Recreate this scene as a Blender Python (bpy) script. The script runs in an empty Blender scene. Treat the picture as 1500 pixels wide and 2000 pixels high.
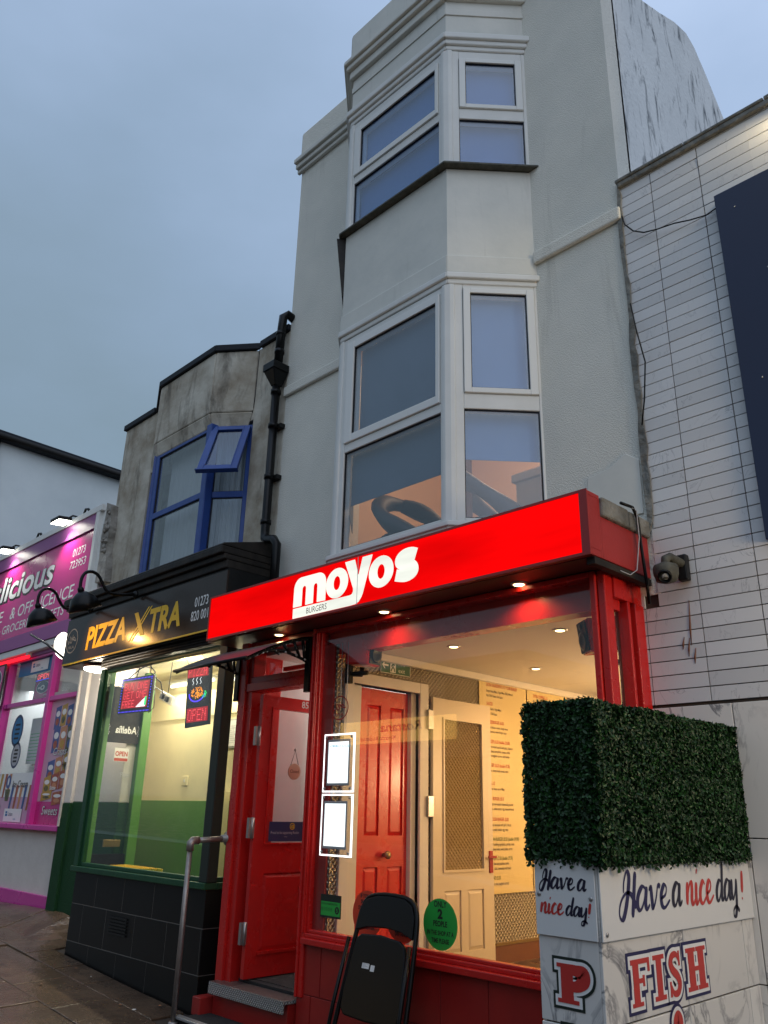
import bpy, bmesh, math, random
import numpy as np
from mathutils import Vector, Matrix
random.seed(7); RNG = np.random.default_rng(7)
SC = bpy.context.scene
COL = SC.collection
S = 0.82                      # layout units -> metres

# ------------------------------------------------------------------ camera, world, sun, exposure
def basis(yaw, pit, rol):
    cy, sy, cp, sp = math.cos(yaw), math.sin(yaw), math.cos(pit), math.sin(pit)
    fwd = Vector((sy*cp, cy*cp, sp)); right = Vector((cy, -sy, 0)); up = right.cross(fwd)
    c, s = math.cos(rol), math.sin(rol)
    return c*right + s*up, -s*right + c*up, fwd
r_, u_, f_ = basis(math.radians(-45.712), math.radians(20.4905), math.radians(1.3307))
cam = bpy.data.cameras.new('camera'); camo = bpy.data.objects.new('camera', cam); COL.objects.link(camo)
camo.matrix_world = Matrix(((r_.x, u_.x, -f_.x, 0), (r_.y, u_.y, -f_.y, 0), (r_.z, u_.z, -f_.z, 1.55*S), (0, 0, 0, 1)))
cam.sensor_fit = 'VERTICAL'; cam.sensor_height = 36; cam.sensor_width = 27; cam.lens = 1573.6/2000*36
cam.clip_start = 0.05; cam.clip_end = 2000
SC.camera = camo

world = bpy.data.worlds.new('World'); SC.world = world; world.use_nodes = True
def build_world():
    nt = world.node_tree; N = nt.nodes; L = nt.links; N.clear()
    out = N.new('ShaderNodeOutputWorld'); bg = N.new('ShaderNodeBackground')
    sky = N.new('ShaderNodeTexSky'); sky.sky_type = 'NISHITA'; sky.sun_disc = False
    sky.sun_elevation = math.radians(SUN_EL); sky.sun_rotation = math.radians(SUN_AZ)
    sky.altitude = 20; sky.air_density = 1.4; sky.dust_density = 3.0; sky.ozone_density = 3.0
    tc = N.new('ShaderNodeTexCoord'); sp = N.new('ShaderNodeSeparateXYZ'); L.new(tc.outputs['Generated'], sp.inputs[0])
    # overcast layer: brighter overhead, clouds drifting across it
    noi = N.new('ShaderNodeTexNoise'); noi.inputs['Scale'].default_value = 2.4; noi.inputs['Detail'].default_value = 5
    noi.inputs['Roughness'].default_value = 0.5
    mp = N.new('ShaderNodeMapping'); mp.inputs['Scale'].default_value = (1, 1, 2.2); L.new(tc.outputs['Generated'], mp.inputs[0]); L.new(mp.outputs[0], noi.inputs['Vector'])
    dt = N.new('ShaderNodeVectorMath'); dt.operation = 'DOT_PRODUCT'; L.new(tc.outputs['Generated'], dt.inputs[0]); dt.inputs[1].default_value = (0.19, 0.05, 0.60)
    a1 = N.new('ShaderNodeMath'); a1.operation = 'MULTIPLY_ADD'; L.new(noi.outputs[0], a1.inputs[0]); a1.inputs[1].default_value = 0.30; L.new(dt.outputs['Value'], a1.inputs[2])
    rp = N.new('ShaderNodeValToRGB'); L.new(a1.outputs[0], rp.inputs[0])
    e = rp.color_ramp.elements
    e[0].position = 0.0; e[0].color = (0.165, 0.225, 0.27, 1); e[1].position = 0.95; e[1].color = (0.66, 0.78, 1.0, 1)
    for p, c in ((0.24, (0.175, 0.245, 0.310, 1)), (0.40, (0.22, 0.305, 0.42, 1)), (0.56, (0.305, 0.405, 0.575, 1)), (0.72, (0.43, 0.54, 0.74, 1))):
        q = e.new(p); q.color = c
    mul = N.new('ShaderNodeMixRGB'); mul.blend_type = 'ADD'; mul.inputs[0].default_value = 1.0
    sc = N.new('ShaderNodeMixRGB'); sc.blend_type = 'MULTIPLY'; sc.inputs[0].default_value = 1; sc.inputs[2].default_value = (SKY_N, SKY_N, SKY_N, 1)
    L.new(sky.outputs[0], sc.inputs[1]); L.new(sc.outputs[0], mul.inputs[1])
    s2 = N.new('ShaderNodeMixRGB'); s2.blend_type = 'MULTIPLY'; s2.inputs[0].default_value = 1; s2.inputs[2].default_value = (SKY_O, SKY_O, SKY_O, 1)
    L.new(rp.outputs[0], s2.inputs[1]); L.new(s2.outputs[0], mul.inputs[2])
    L.new(mul.outputs[0], bg.inputs['Color']); bg.inputs['Strength'].default_value = 0.1
    L.new(bg.outputs[0], out.inputs[0])
SUN_EL, SUN_AZ = 3.0, 110.0
SKY_N, SKY_O = 0.05, 13.0      # the overcast layer carries the dusk sky, a trace of clear sky behind it
build_world()
sun = bpy.data.lights.new('sun', 'SUN'); suno = bpy.data.objects.new('sun', sun); COL.objects.link(suno)
sun.energy = 0.55; sun.angle = math.radians(80); sun.color = (1.0, 0.97, 0.93)
suno.rotation_euler = Vector((-0.72, 0.38, -0.58)).to_track_quat('-Z', 'Y').to_euler()
SC.view_settings.view_transform = 'Standard'; SC.view_settings.look = 'None'
SC.view_settings.exposure = 0.0; SC.view_settings.gamma = 1.0; SC.view_settings.use_curve_mapping = False
SC.render.engine = 'CYCLES'; SC.cycles.use_denoising = True
SC.cycles.max_bounces = 7; SC.cycles.transparent_max_bounces = 24; SC.cycles.glossy_bounces = 4
SC.cycles.sample_clamp_indirect = 4.0; SC.cycles.caustics_reflective = False; SC.cycles.caustics_refractive = False

# ------------------------------------------------------------------ materials
def M(name, col, rough=0.6, metal=0.0, spec=0.5, var=None, bump=None, streak=None, emis=None, coat=0.0):
    """var=(scale, amount, colour2)  bump=(scale, strength, detail)  streak=(scale, lo, hi, colour2, zstretch)"""
    m = bpy.data.materials.new(name); m.use_nodes = True; nt = m.node_tree; N = nt.nodes; L = nt.links
    b = N['Principled BSDF']
    b.inputs['Base Color'].default_value = (*col, 1); b.inputs['Roughness'].default_value = rough
    b.inputs['Metallic'].default_value = metal; b.inputs['Specular IOR Level'].default_value = spec
    if coat: b.inputs['Coat Weight'].default_value = coat; b.inputs['Coat Roughness'].default_value = 0.05
    geo = N.new('ShaderNodeNewGeometry'); src = None
    if var:
        n = N.new('ShaderNodeTexNoise'); n.inputs['Scale'].default_value = var[0]; n.inputs['Detail'].default_value = 6; n.inputs['Roughness'].default_value = 0.62
        L.new(geo.outputs['Position'], n.inputs['Vector'])
        rp = N.new('ShaderNodeMapRange'); rp.inputs['From Min'].default_value = 0.38; rp.inputs['From Max'].default_value = 0.68; rp.inputs['To Max'].default_value = var[1]
        L.new(n.outputs[0], rp.inputs[0])
        mx = N.new('ShaderNodeMixRGB'); L.new(rp.outputs[0], mx.inputs[0]); mx.inputs[1].default_value = (*col, 1); mx.inputs[2].default_value = (*var[2], 1)
        src = mx.outputs[0]
        r2 = N.new('ShaderNodeMath'); r2.operation = 'MULTIPLY_ADD'; L.new(n.outputs[0], r2.inputs[0]); r2.inputs[1].default_value = 0.25; r2.inputs[2].default_value = max(0.03, rough-0.125)
        L.new(r2.outputs[0], b.inputs['Roughness'])
    if streak:
        mp = N.new('ShaderNodeMapping'); mp.inputs['Scale'].default_value = (1, 1, streak[4]); L.new(geo.outputs['Position'], mp.inputs[0])
        n = N.new('ShaderNodeTexNoise'); n.inputs['Scale'].default_value = streak[0]; n.inputs['Detail'].default_value = 9; n.inputs['Roughness'].default_value = 0.68; n.inputs['Distortion'].default_value = 0.6
        L.new(mp.outputs[0], n.inputs['Vector'])
        rp = N.new('ShaderNodeMapRange'); rp.inputs['From Min'].default_value = streak[1]; rp.inputs['From Max'].default_value = streak[2]
        L.new(n.outputs[0], rp.inputs[0])
        mx = N.new('ShaderNodeMixRGB'); L.new(rp.outputs[0], mx.inputs[0]); mx.inputs[2].default_value = (*streak[3], 1)
        if src: L.new(src, mx.inputs[1])
        else: mx.inputs[1].default_value = (*col, 1)
        src = mx.outputs[0]
    if src: L.new(src, b.inputs['Base Color'])
    if bump:
        n = N.new('ShaderNodeTexNoise'); n.inputs['Scale'].default_value = bump[0]; n.inputs['Detail'].default_value = bump[2] if len(bump) > 2 else 4
        L.new(geo.outputs['Position'], n.inputs['Vector'])
        bp = N.new('ShaderNodeBump'); bp.inputs['Strength'].default_value = bump[1]; bp.inputs['Distance'].default_value = bump[3] if len(bump) > 3 else 0.01
        L.new(n.outputs[0], bp.inputs['Height']); L.new(bp.outputs[0], b.inputs['Normal'])
    if emis:
        b.inputs['Emission Color'].default_value = (*emis[0], 1); b.inputs['Emission Strength'].default_value = emis[1]
    return m
def glass(name, tint=(1, 1, 1), ior=1.5, rough=0.0, extra=0.0):
    m = bpy.data.materials.new(name); m.use_nodes = True; nt = m.node_tree; N = nt.nodes; L = nt.links; N.clear()
    o = N.new('ShaderNodeOutputMaterial'); t = N.new('ShaderNodeBsdfTransparent'); g = N.new('ShaderNodeBsdfGlossy'); f = N.new('ShaderNodeFresnel'); mx = N.new('ShaderNodeMixShader')
    t.inputs[0].default_value = (*tint, 1); g.inputs['Roughness'].default_value = rough
    geo = N.new('ShaderNodeNewGeometry'); mr = N.new('ShaderNodeMapRange'); L.new(geo.outputs['Backfacing'], mr.inputs[0])
    mr.inputs['To Min'].default_value = ior; mr.inputs['To Max'].default_value = 1/ior; L.new(mr.outputs[0], f.inputs[0])   # same reflectance on both sides of the sheet
    if extra:
        a = N.new('ShaderNodeMath'); a.operation = 'ADD'; a.use_clamp = True; L.new(f.outputs[0], a.inputs[0]); a.inputs[1].default_value = extra; L.new(a.outputs[0], mx.inputs[0])
    else: L.new(f.outputs[0], mx.inputs[0])
    L.new(t.outputs[0], mx.inputs[1]); L.new(g.outputs[0], mx.inputs[2]); L.new(mx.outputs[0], o.inputs[0]); return m
def E(name, col, st):
    m = bpy.data.materials.new(name); m.use_nodes = True; N = m.node_tree.nodes; N.clear()
    o = N.new('ShaderNodeOutputMaterial'); e = N.new('ShaderNodeEmission'); e.inputs[0].default_value = (*col, 1); e.inputs[1].default_value = st
    m.node_tree.links.new(e.outputs[0], o.inputs[0]); return m
def uneven(m, lo, hi, sc):
    nt = m.node_tree; N = nt.nodes; e = N['Emission']; g = N.new('ShaderNodeNewGeometry'); mp = N.new('ShaderNodeMapping'); mp.inputs['Scale'].default_value = (0.55, 1, 3.2)
    n = N.new('ShaderNodeTexNoise'); n.inputs['Scale'].default_value = sc; n.inputs['Detail'].default_value = 3; r = N.new('ShaderNodeMapRange'); r.inputs['From Min'].default_value = .3; r.inputs['From Max'].default_value = .7
    r.inputs['To Min'].default_value = lo; r.inputs['To Max'].default_value = hi; L = nt.links
    L.new(g.outputs['Position'], mp.inputs[0]); L.new(mp.outputs[0], n.inputs['Vector']); L.new(n.outputs[0], r.inputs[0]); L.new(r.outputs[0], e.inputs[1])
def marble(name, base, vein, scale=1.0, rough=0.25, width=0.02):
    m = M(name, base, rough); nt = m.node_tree; N = nt.nodes; L = nt.links; b = N['Principled BSDF']
    g = N.new('ShaderNodeNewGeometry'); oi = N.new('ShaderNodeObjectInfo')
    ad = N.new('ShaderNodeVectorMath'); ad.operation = 'MULTIPLY_ADD'; L.new(oi.outputs['Random'], ad.inputs[0]); ad.inputs[1].default_value = (9, 7, 5); L.new(g.outputs['Position'], ad.inputs[2])
    mp = N.new('ShaderNodeMapping'); mp.inputs['Rotation'].default_value = (0.5, 0.6, 0.3); mp.inputs['Scale'].default_value = (1.6, 1.0, 0.7); L.new(ad.outputs[0], mp.inputs[0])
    n = N.new('ShaderNodeTexNoise'); n.inputs['Scale'].default_value = 2.1*scale; n.inputs['Detail'].default_value = 8; n.inputs['Roughness'].default_value = 0.6; n.inputs['Distortion'].default_value = 1.4
    L.new(mp.outputs[0], n.inputs['Vector'])
    s = N.new('ShaderNodeMath'); s.operation = 'SUBTRACT'; L.new(n.outputs[0], s.inputs[0]); s.inputs[1].default_value = 0.5
    a = N.new('ShaderNodeMath'); a.operation = 'ABSOLUTE'; L.new(s.outputs[0], a.inputs[0])
    r = N.new('ShaderNodeMapRange'); r.inputs['From Min'].default_value = 0.0; r.inputs['From Max'].default_value = width; r.inputs['To Min'].default_value = 1; r.inputs['To Max'].default_value = 0; L.new(a.outputs[0], r.inputs[0])
    n2 = N.new('ShaderNodeTexNoise'); n2.inputs['Scale'].default_value = 1.9*scale; n2.inputs['Detail'].default_value = 3; L.new(ad.outputs[0], n2.inputs['Vector'])
    r2 = N.new('ShaderNodeMapRange'); r2.inputs['From Min'].default_value = 0.42; r2.inputs['From Max'].default_value = 0.65; L.new(n2.outputs[0], r2.inputs[0])
    k = N.new('ShaderNodeMath'); k.operation = 'MULTIPLY'; L.new(r.outputs[0], k.inputs[0]); L.new(r2.outputs[0], k.inputs[1])
    mx = N.new('ShaderNodeMixRGB'); L.new(k.outputs[0], mx.inputs[0]); mx.inputs[1].default_value = (*base, 1); mx.inputs[2].default_value = (*vein, 1)
    hv = N.new('ShaderNodeHueSaturation'); mr = N.new('ShaderNodeMapRange'); mr.inputs['To Min'].default_value = .90; mr.inputs['To Max'].default_value = 1.06; L.new(oi.outputs['Random'], mr.inputs[0]); L.new(mr.outputs[0], hv.inputs['Value']); L.new(mx.outputs[0], hv.inputs['Color'])
    L.new(hv.outputs[0], b.inputs['Base Color']); return m
def quilted(name, col, freq, metal=0.7, rough=0.3, st=0.6):
    m = M(name, col, rough, metal); nt = m.node_tree; N = nt.nodes; L = nt.links; b = N['Principled BSDF']
    g = N.new('ShaderNodeNewGeometry'); sp = N.new('ShaderNodeSeparateXYZ'); L.new(g.outputs['Position'], sp.inputs[0])
    h = N.new('ShaderNodeMath'); h.operation = 'ADD'; L.new(sp.outputs[0], h.inputs[0]); L.new(sp.outputs[1], h.inputs[1])
    outs = []
    for op in ('ADD', 'SUBTRACT'):
        a = N.new('ShaderNodeMath'); a.operation = op; L.new(h.outputs[0], a.inputs[0]); L.new(sp.outputs[2], a.inputs[1])
        k = N.new('ShaderNodeMath'); k.operation = 'MULTIPLY'; L.new(a.outputs[0], k.inputs[0]); k.inputs[1].default_value = freq
        s = N.new('ShaderNodeMath'); s.operation = 'SINE'; L.new(k.outputs[0], s.inputs[0])
        ab = N.new('ShaderNodeMath'); ab.operation = 'ABSOLUTE'; L.new(s.outputs[0], ab.inputs[0]); outs.append(ab)
    mu = N.new('ShaderNodeMath'); mu.operation = 'MULTIPLY'; L.new(outs[0].outputs[0], mu.inputs[0]); L.new(outs[1].outputs[0], mu.inputs[1])
    bp = N.new('ShaderNodeBump'); bp.inputs['Strength'].default_value = st; bp.inputs['Distance'].default_value = 0.03
    L.new(mu.outputs[0], bp.inputs['Height']); L.new(bp.outputs[0], b.inputs['Normal']); return m

mt = {}
mt['render'] = M('painted_roughcast', (0.80, 0.775, 0.69), 0.85, var=(1.3, 0.7, (0.67, 0.665, 0.60)), streak=(4.2, 0.60, 0.84, (0.50, 0.48, 0.42), 0.12), bump=(110, 0.75, 3, 0.012))
mt['smooth'] = M('painted_smooth_render', (0.71, 0.695, 0.63), 0.7, var=(2.2, 0.7, (0.58, 0.585, 0.54)), streak=(7, 0.58, 0.84, (0.46, 0.455, 0.41), 0.10), bump=(14, 0.25, 5, 0.008))
mt['gable'] = M('algae_streaked_render', (0.80, 0.81, 0.80), 0.85, var=(1.5, 0.6, (0.66, 0.68, 0.68)), streak=(11, 0.525, 0.68, (0.10, 0.115, 0.13), 0.22), bump=(30, 0.5, 4, 0.012))
mt['dirty'] = M('weathered_render', (0.58, 0.545, 0.46), 0.85, var=(1.9, 1.0, (0.27, 0.22, 0.155)), streak=(4.2, 0.52, 0.72, (0.10, 0.085, 0.065), 0.25), bump=(18, 0.5, 6, 0.012))
mt['dirty2'] = M('grimy_flaking_render', (0.36, 0.34, 0.30), 0.9, var=(3.5, 0.9, (0.16, 0.14, 0.12)), bump=(9, 1.0, 8, 0.05))
mt['mossy'] = M('mossy_dark_plastic', (0.085, 0.085, 0.065), 0.7, var=(14, 0.9, (0.035, 0.035, 0.03)), bump=(40, 0.4, 4))
mt['cement'] = M('rough_cement', (0.24, 0.235, 0.21), 0.95, var=(6, 0.9, (0.10, 0.10, 0.09)), bump=(14, 1.0, 8, 0.04))
mt['upvc'] = M('white_upvc', (0.76, 0.76, 0.73), 0.6, spec=0.25, var=(3, 0.5, (0.64, 0.64, 0.61)))
mt['upvc2'] = M('white_upvc_sash', (0.78, 0.78, 0.75), 0.6, spec=0.25)
mt['rubber'] = M('black_gasket', (0.015, 0.015, 0.018), 0.6)
mt['pane'] = glass('window_glass', (0.96, 0.98, 1.0), 1.52, 0.0, 0.06)
mt['pane_cool'] = glass('coated_window_glass', (0.80, 0.88, 0.96), 1.55, 0.04, 0.05)
mt['shopglass'] = glass('shop_glass', (0.97, 0.98, 0.97), 1.45, 0.0, 0.004)
mt['smoke_sheet'] = glass('smoked_sheet', (0.03, 0.028, 0.03), 1.3, 0.30)
mt['blind'] = M('sky_tinted_blind', (0.13, 0.26, 0.52), 0.8, var=(2.5, 0.5, (0.11, 0.22, 0.44)))  # blue sky reflected in the panes is put into this blind colour
mt['blind_grey'] = M('grey_roller_blind', (0.12, 0.165, 0.225), 0.85, var=(2, 0.5, (0.09, 0.13, 0.18)))
mt['red'] = M('red_gloss_paint', (0.60, 0.016, 0.013), 0.28, var=(3, 0.6, (0.46, 0.016, 0.013)), streak=(22, 0.63, 0.73, (0.24, 0.022, 0.018), 0.5), bump=(40, 0.06, 3))
mt['redmatt'] = M('red_satin_paint', (0.36, 0.022, 0.018), 0.45, var=(4, 0.6, (0.27, 0.018, 0.016)), bump=(50, 0.12, 3))
mt['redtile'] = M('dark_red_tile', (0.36, 0.018, 0.015), 0.35, var=(5, 0.6, (0.26, 0.014, 0.012)))
mt['redgrout'] = M('red_grout', (0.22, 0.03, 0.025), 0.8)
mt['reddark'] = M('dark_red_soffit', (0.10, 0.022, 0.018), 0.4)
mt['black'] = M('black_paint', (0.010, 0.010, 0.010), 0.45, spec=0.25, var=(6, 0.5, (0.024, 0.022, 0.02)), bump=(30, 0.1, 3))
mt['blackgloss'] = M('black_enamel', (0.005, 0.005, 0.005), 0.3, spec=0.22)
mt['blacktile'] = M('black_wall_tile', (0.008, 0.0075, 0.007), 0.36, spec=0.22, var=(4, 0.5, (0.013, 0.012, 0.011)))
mt['blackgrout'] = M('grey_grout', (0.16, 0.145, 0.125), 0.9)
mt['slateblack'] = M('black_cornice_paint', (0.014, 0.012, 0.011), 0.6, spec=0.25, var=(5, 0.8, (0.045, 0.036, 0.028)), bump=(16, 0.5, 6, 0.012))
mt['blue'] = M('blue_window_paint', (0.020, 0.065, 0.28), 0.4, var=(9, 0.5, (0.015, 0.045, 0.19)), streak=(26, 0.70, 0.75, (0.42, 0.42, 0.40), 1.0))
mt['green'] = M('dark_green_paint', (0.014, 0.075, 0.030), 0.4, spec=0.3, var=(5, 0.7, (0.013, 0.055, 0.026)), bump=(30, 0.2, 4))
mt['greenwall'] = M('green_wall_paint', (0.07, 0.21, 0.022), 0.45, var=(3, 0.9, (0.10, 0.24, 0.05)))
mt['greenout'] = M('green_exterior_paint', (0.012, 0.055, 0.020), 0.7, spec=0.2, var=(7, 0.6, (0.012, 0.05, 0.02)), bump=(60, 0.5, 3))
mt['cream'] = M('cream_wall_paint', (0.72, 0.63, 0.38), 0.6, var=(2, 0.6, (0.58, 0.51, 0.33)))
mt['white'] = M('white_wall_paint', (0.72, 0.70, 0.67), 0.6, var=(3, 0.4, (0.64, 0.62, 0.59)))
mt['pillarwhite'] = M('white_masonry_paint', (0.66, 0.62, 0.58), 0.7, var=(4, 0.5, (0.56, 0.52, 0.48)), streak=(8, 0.72, 0.8, (0.3, 0.25, 0.22), 0.5), bump=(20, 0.3, 4))
mt['ceil'] = M('ceiling_paint', (0.70, 0.66, 0.60), 0.7)
mt['creamdoor'] = M('cream_door_paint', (0.66, 0.57, 0.44), 0.4)
mt['floor'] = M('brown_vinyl_floor', (0.10, 0.065, 0.04), 0.3, var=(6, 0.6, (0.06, 0.04, 0.028)))
mt['mat'] = M('dark_entrance_mat', (0.02, 0.019, 0.018), 0.9, bump=(220, 0.6, 2))
mt['quilt'] = quilted('quilted_steel', (0.36, 0.32, 0.26), 62/S, 0.75, 0.36, 0.6)
mt['quiltglass'] = quilted('patterned_glass', (0.36, 0.27, 0.14), 66/S, 0.55, 0.28, 0.7)
mt['menu'] = M('menu_paper', (0.70, 0.55, 0.26), 0.5)
mt['inkred'] = M('red_print', (0.45, 0.05, 0.015), 0.6)
mt['inkblk'] = M('black_print', (0.02, 0.018, 0.016), 0.6)
mt['inkgrn'] = M('green_print', (0.10, 0.14, 0.02), 0.6)
mt['inkwhite'] = M('white_print', (0.78, 0.78, 0.76), 0.5)
mt['inkgrey'] = M('grey_print', (0.42, 0.42, 0.44), 0.5)
mt['inkyel'] = M('yellow_print', (0.74, 0.46, 0.012), 0.45)
mt['inkpeach'] = M('peach_print', (0.74, 0.50, 0.33), 0.5)
mt['inkcyan'] = M('blue_print', (0.02, 0.17, 0.36), 0.5)
mt['pizzasign'] = M('black_sign_panel', (0.034, 0.020, 0.014), 0.22, spec=0.32, var=(1.5, 0.4, (0.034, 0.025, 0.020)))
mt['magenta'] = M('magenta_sign_panel', (0.50, 0.020, 0.20), 0.25, var=(1.2, 0.5, (0.54, 0.025, 0.18)))
mt['magdark'] = M('purple_board', (0.25, 0.05, 0.22), 0.4)
mt['pinkpaint'] = M('pink_gloss_paint', (0.60, 0.045, 0.32), 0.3, var=(4, 0.4, (0.50, 0.035, 0.27)))
mt['alu'] = M('brushed_aluminium', (0.50, 0.51, 0.52), 0.38, 0.7, var=(8, 0.5, (0.40, 0.40, 0.41)))
mt['chequer'] = quilted('chequer_plate', (0.45, 0.43, 0.40), 110/S, 0.85, 0.35, 0.9)
mt['galv'] = M('galvanised_pipe', (0.34, 0.31, 0.29), 0.45, 0.75, var=(12, 0.7, (0.24, 0.21, 0.19)), bump=(60, 0.2, 3))
mt['steel'] = M('steel_hinge', (0.42, 0.40, 0.38), 0.35, 0.8)
mt['plaster'] = M('white_gable_paint', (0.74, 0.79, 0.78), 0.75, var=(0.8, 0.5, (0.53, 0.59, 0.60)))
mt['rooftar'] = M('black_bitumen_edge', (0.010, 0.012, 0.017), 0.6, spec=0.25, bump=(25, 0.4, 4))
mt['tile'] = marble('marble_effect_tile', (0.68, 0.675, 0.67), (0.42, 0.42, 0.43), 1.0, 0.22, 0.008)
mt['tilegrout'] = M('dark_grout', (0.045, 0.035, 0.03), 0.9, var=(4, 0.8, (0.11, 0.065, 0.03)))
mt['marble'] = marble('veined_marble', (0.70, 0.68, 0.64), (0.20, 0.20, 0.21), 1.2, 0.22, 0.035)
mt['whiteboard'] = M('white_sign_board', (0.70, 0.70, 0.68), 0.35, streak=(9, 0.64, 0.9, (0.35, 0.34, 0.30), 0.15))
mt['navy'] = M('navy_print', (0.014, 0.012, 0.075), 0.45)
mt['darknavy'] = M('dark_navy_print', (0.012, 0.010, 0.030), 0.45)
mt['signred'] = M('red_letter_print', (0.50, 0.035, 0.028), 0.45)
mt['blackgreen'] = M('black_green_print', (0.012, 0.022, 0.016), 0.45)
mt['bluepanel'] = M('dark_blue_sign_panel', (0.012, 0.018, 0.055), 0.35, var=(2, 0.3, (0.010, 0.014, 0.04)))
mt['leafa'] = M('dark_leaf', (0.009, 0.036, 0.008), 0.45, spec=0.3)
mt['leafb'] = M('green_leaf', (0.014, 0.066, 0.010), 0.40, spec=0.35)
mt['leafc'] = M('deep_leaf', (0.008, 0.026, 0.008), 0.55, spec=0.25)
mt['slab'] = M('paving_stone', (0.125, 0.080, 0.050), 0.26, var=(3.0, 1.0, (0.060, 0.036, 0.022)), streak=(7, 0.56, 0.74, (0.030, 0.022, 0.017), 1.0), bump=(26, 0.35, 7, 0.012))  # warmth of the street lighting is put into the brown stone colour
mt['slabgap'] = M('dirty_joint_sand', (0.030, 0.023, 0.018), 0.75, var=(8, 0.6, (0.06, 0.045, 0.03)))
mt['asphalt'] = M('wet_asphalt', (0.045, 0.045, 0.048), 0.4, bump=(120, 0.6, 3))
mt['curtain'] = M('net_curtain', (0.42, 0.45, 0.45), 0.9)
mt['peach'] = M('peach_room_paint', (0.62, 0.44, 0.30), 0.7)
mt['darkfabric'] = M('dark_upholstery', (0.018, 0.02, 0.026), 0.6)
mt['brownwood'] = M('brown_wood', (0.16, 0.06, 0.03), 0.5)
mt['glow_warm'] = E('warm_lamp_glow', (1.0, 0.72, 0.33), 9.0)
mt['glow_white'] = E('white_lamp_glow', (1.0, 0.93, 0.78), 6.0)
mt['glow_tube'] = E('fluorescent_tube', (1.0, 0.94, 0.70), 4.5)
mt['glow_cool'] = E('cool_tube', (0.95, 0.97, 1.0), 3.0)
mt['flood'] = E('floodlight_glow', (1.0, 0.99, 0.86), 14.0)
mt['neon_red'] = E('red_tube_glow', (1.0, 0.02, 0.04), 1.5)
mt['lit_red'] = E('lit_red_acrylic', (1.0, 0.0015, 0.0022), 0.95)
mt['lit_white'] = E('lit_white_acrylic', (0.97, 1.0, 0.90), 1.02)
mt['lit_menu'] = E('lit_menu_sheet', (0.92, 0.98, 1.0), 1.6)
mt['litprint'] = M('pale_blue_print', (.10, .3, .42), .5, emis=((.25, .5, .6), .75))
mt['lit_edge'] = E('lit_acrylic_edge', (0.95, 0.97, 1.0), 2.4)
mt['lit_yellow'] = E('lit_yellow_sign', (1.0, 0.60, 0.16), 3.2)
uneven(mt['lit_red'], .74, 1.12, 1.6); uneven(mt['lit_white'], .86, 1.12, 2.6)
mt['led_red'] = E('red_led', (1.0, 0.10, 0.12), 1.6)
mt['led_redbg'] = M('red_led_panel', (0.20, 0.004, 0.008), 0.3, emis=((1, 0.0, 0.02), 0.42))
mt['led_blue'] = E('blue_led', (0.10, 0.06, 1.0), 2.2)
mt['led_white'] = E('white_led', (0.9, 0.95, 1.0), 1.8)
mt['led_green'] = E('green_led', (0.05, 0.9, 0.25), 1.3)
mt['led_orange'] = E('orange_led', (1.0, 0.32, 0.03), 1.8)
mt['ledboard'] = M('led_sign_case', (0.02, 0.012, 0.02), 0.25)
mt['green_sticker'] = M('green_vinyl', (0.03, 0.42, 0.06), 0.45)
mt['red_sticker'] = M('red_vinyl', (0.66, 0.055, 0.02), 0.45)
mt['exitgreen'] = M('exit_sign_green', (0.015, 0.10, 0.055), 0.4)
mt['navysticker'] = M('navy_vinyl', (0.02, 0.035, 0.10), 0.4)
mt['grey'] = M('grey_plastic', (0.42, 0.42, 0.40), 0.5)
mt['offwhite'] = M('off_white_plastic', (0.62, 0.60, 0.54), 0.5)
mt['paperw'] = M('white_paper', (0.70, 0.69, 0.66), 0.6)
mt['pink_grad'] = M('pink_poster', (0.56, 0.30, 0.44), 0.4, var=(1.3, 0.7, (0.55, 0.50, 0.53)))
mt['pk_a'] = M('blue_packet', (0.02, 0.05, 0.22), 0.35, var=(30, 0.5, (0.1, 0.2, 0.45)))
mt['pk_b'] = M('yellow_packet', (0.45, 0.32, 0.03), 0.35, var=(30, 0.6, (0.55, 0.15, 0.02)))
mt['pk_c'] = M('red_packet', (0.32, 0.02, 0.02), 0.35, var=(30, 0.6, (0.5, 0.25, 0.03)))
mt['pk_d'] = M('dark_packet', (0.03, 0.03, 0.015), 0.35, var=(30, 0.7, (0.25, 0.24, 0.03)))
mt['pk_e'] = M('orange_packet', (0.55, 0.24, 0.10), 0.35, var=(30, 0.4, (0.45, 0.1, 0.05)))
mt['stock'] = M('shelf_stock', (0.16, 0.10, 0.07), 0.6, var=(14, 0.9, (0.42, 0.32, 0.22)))
mt['opp'] = M('opposite_render', (0.40, 0.38, 0.35), 0.8, var=(1, 0.4, (0.3, 0.28, 0.26)))
mt['oppwin'] = M('opposite_dark_window', (0.03, 0.035, 0.045), 0.15)
mt['brass'] = M('dull_brass', (0.35, 0.25, 0.12), 0.35, 0.8)

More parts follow.
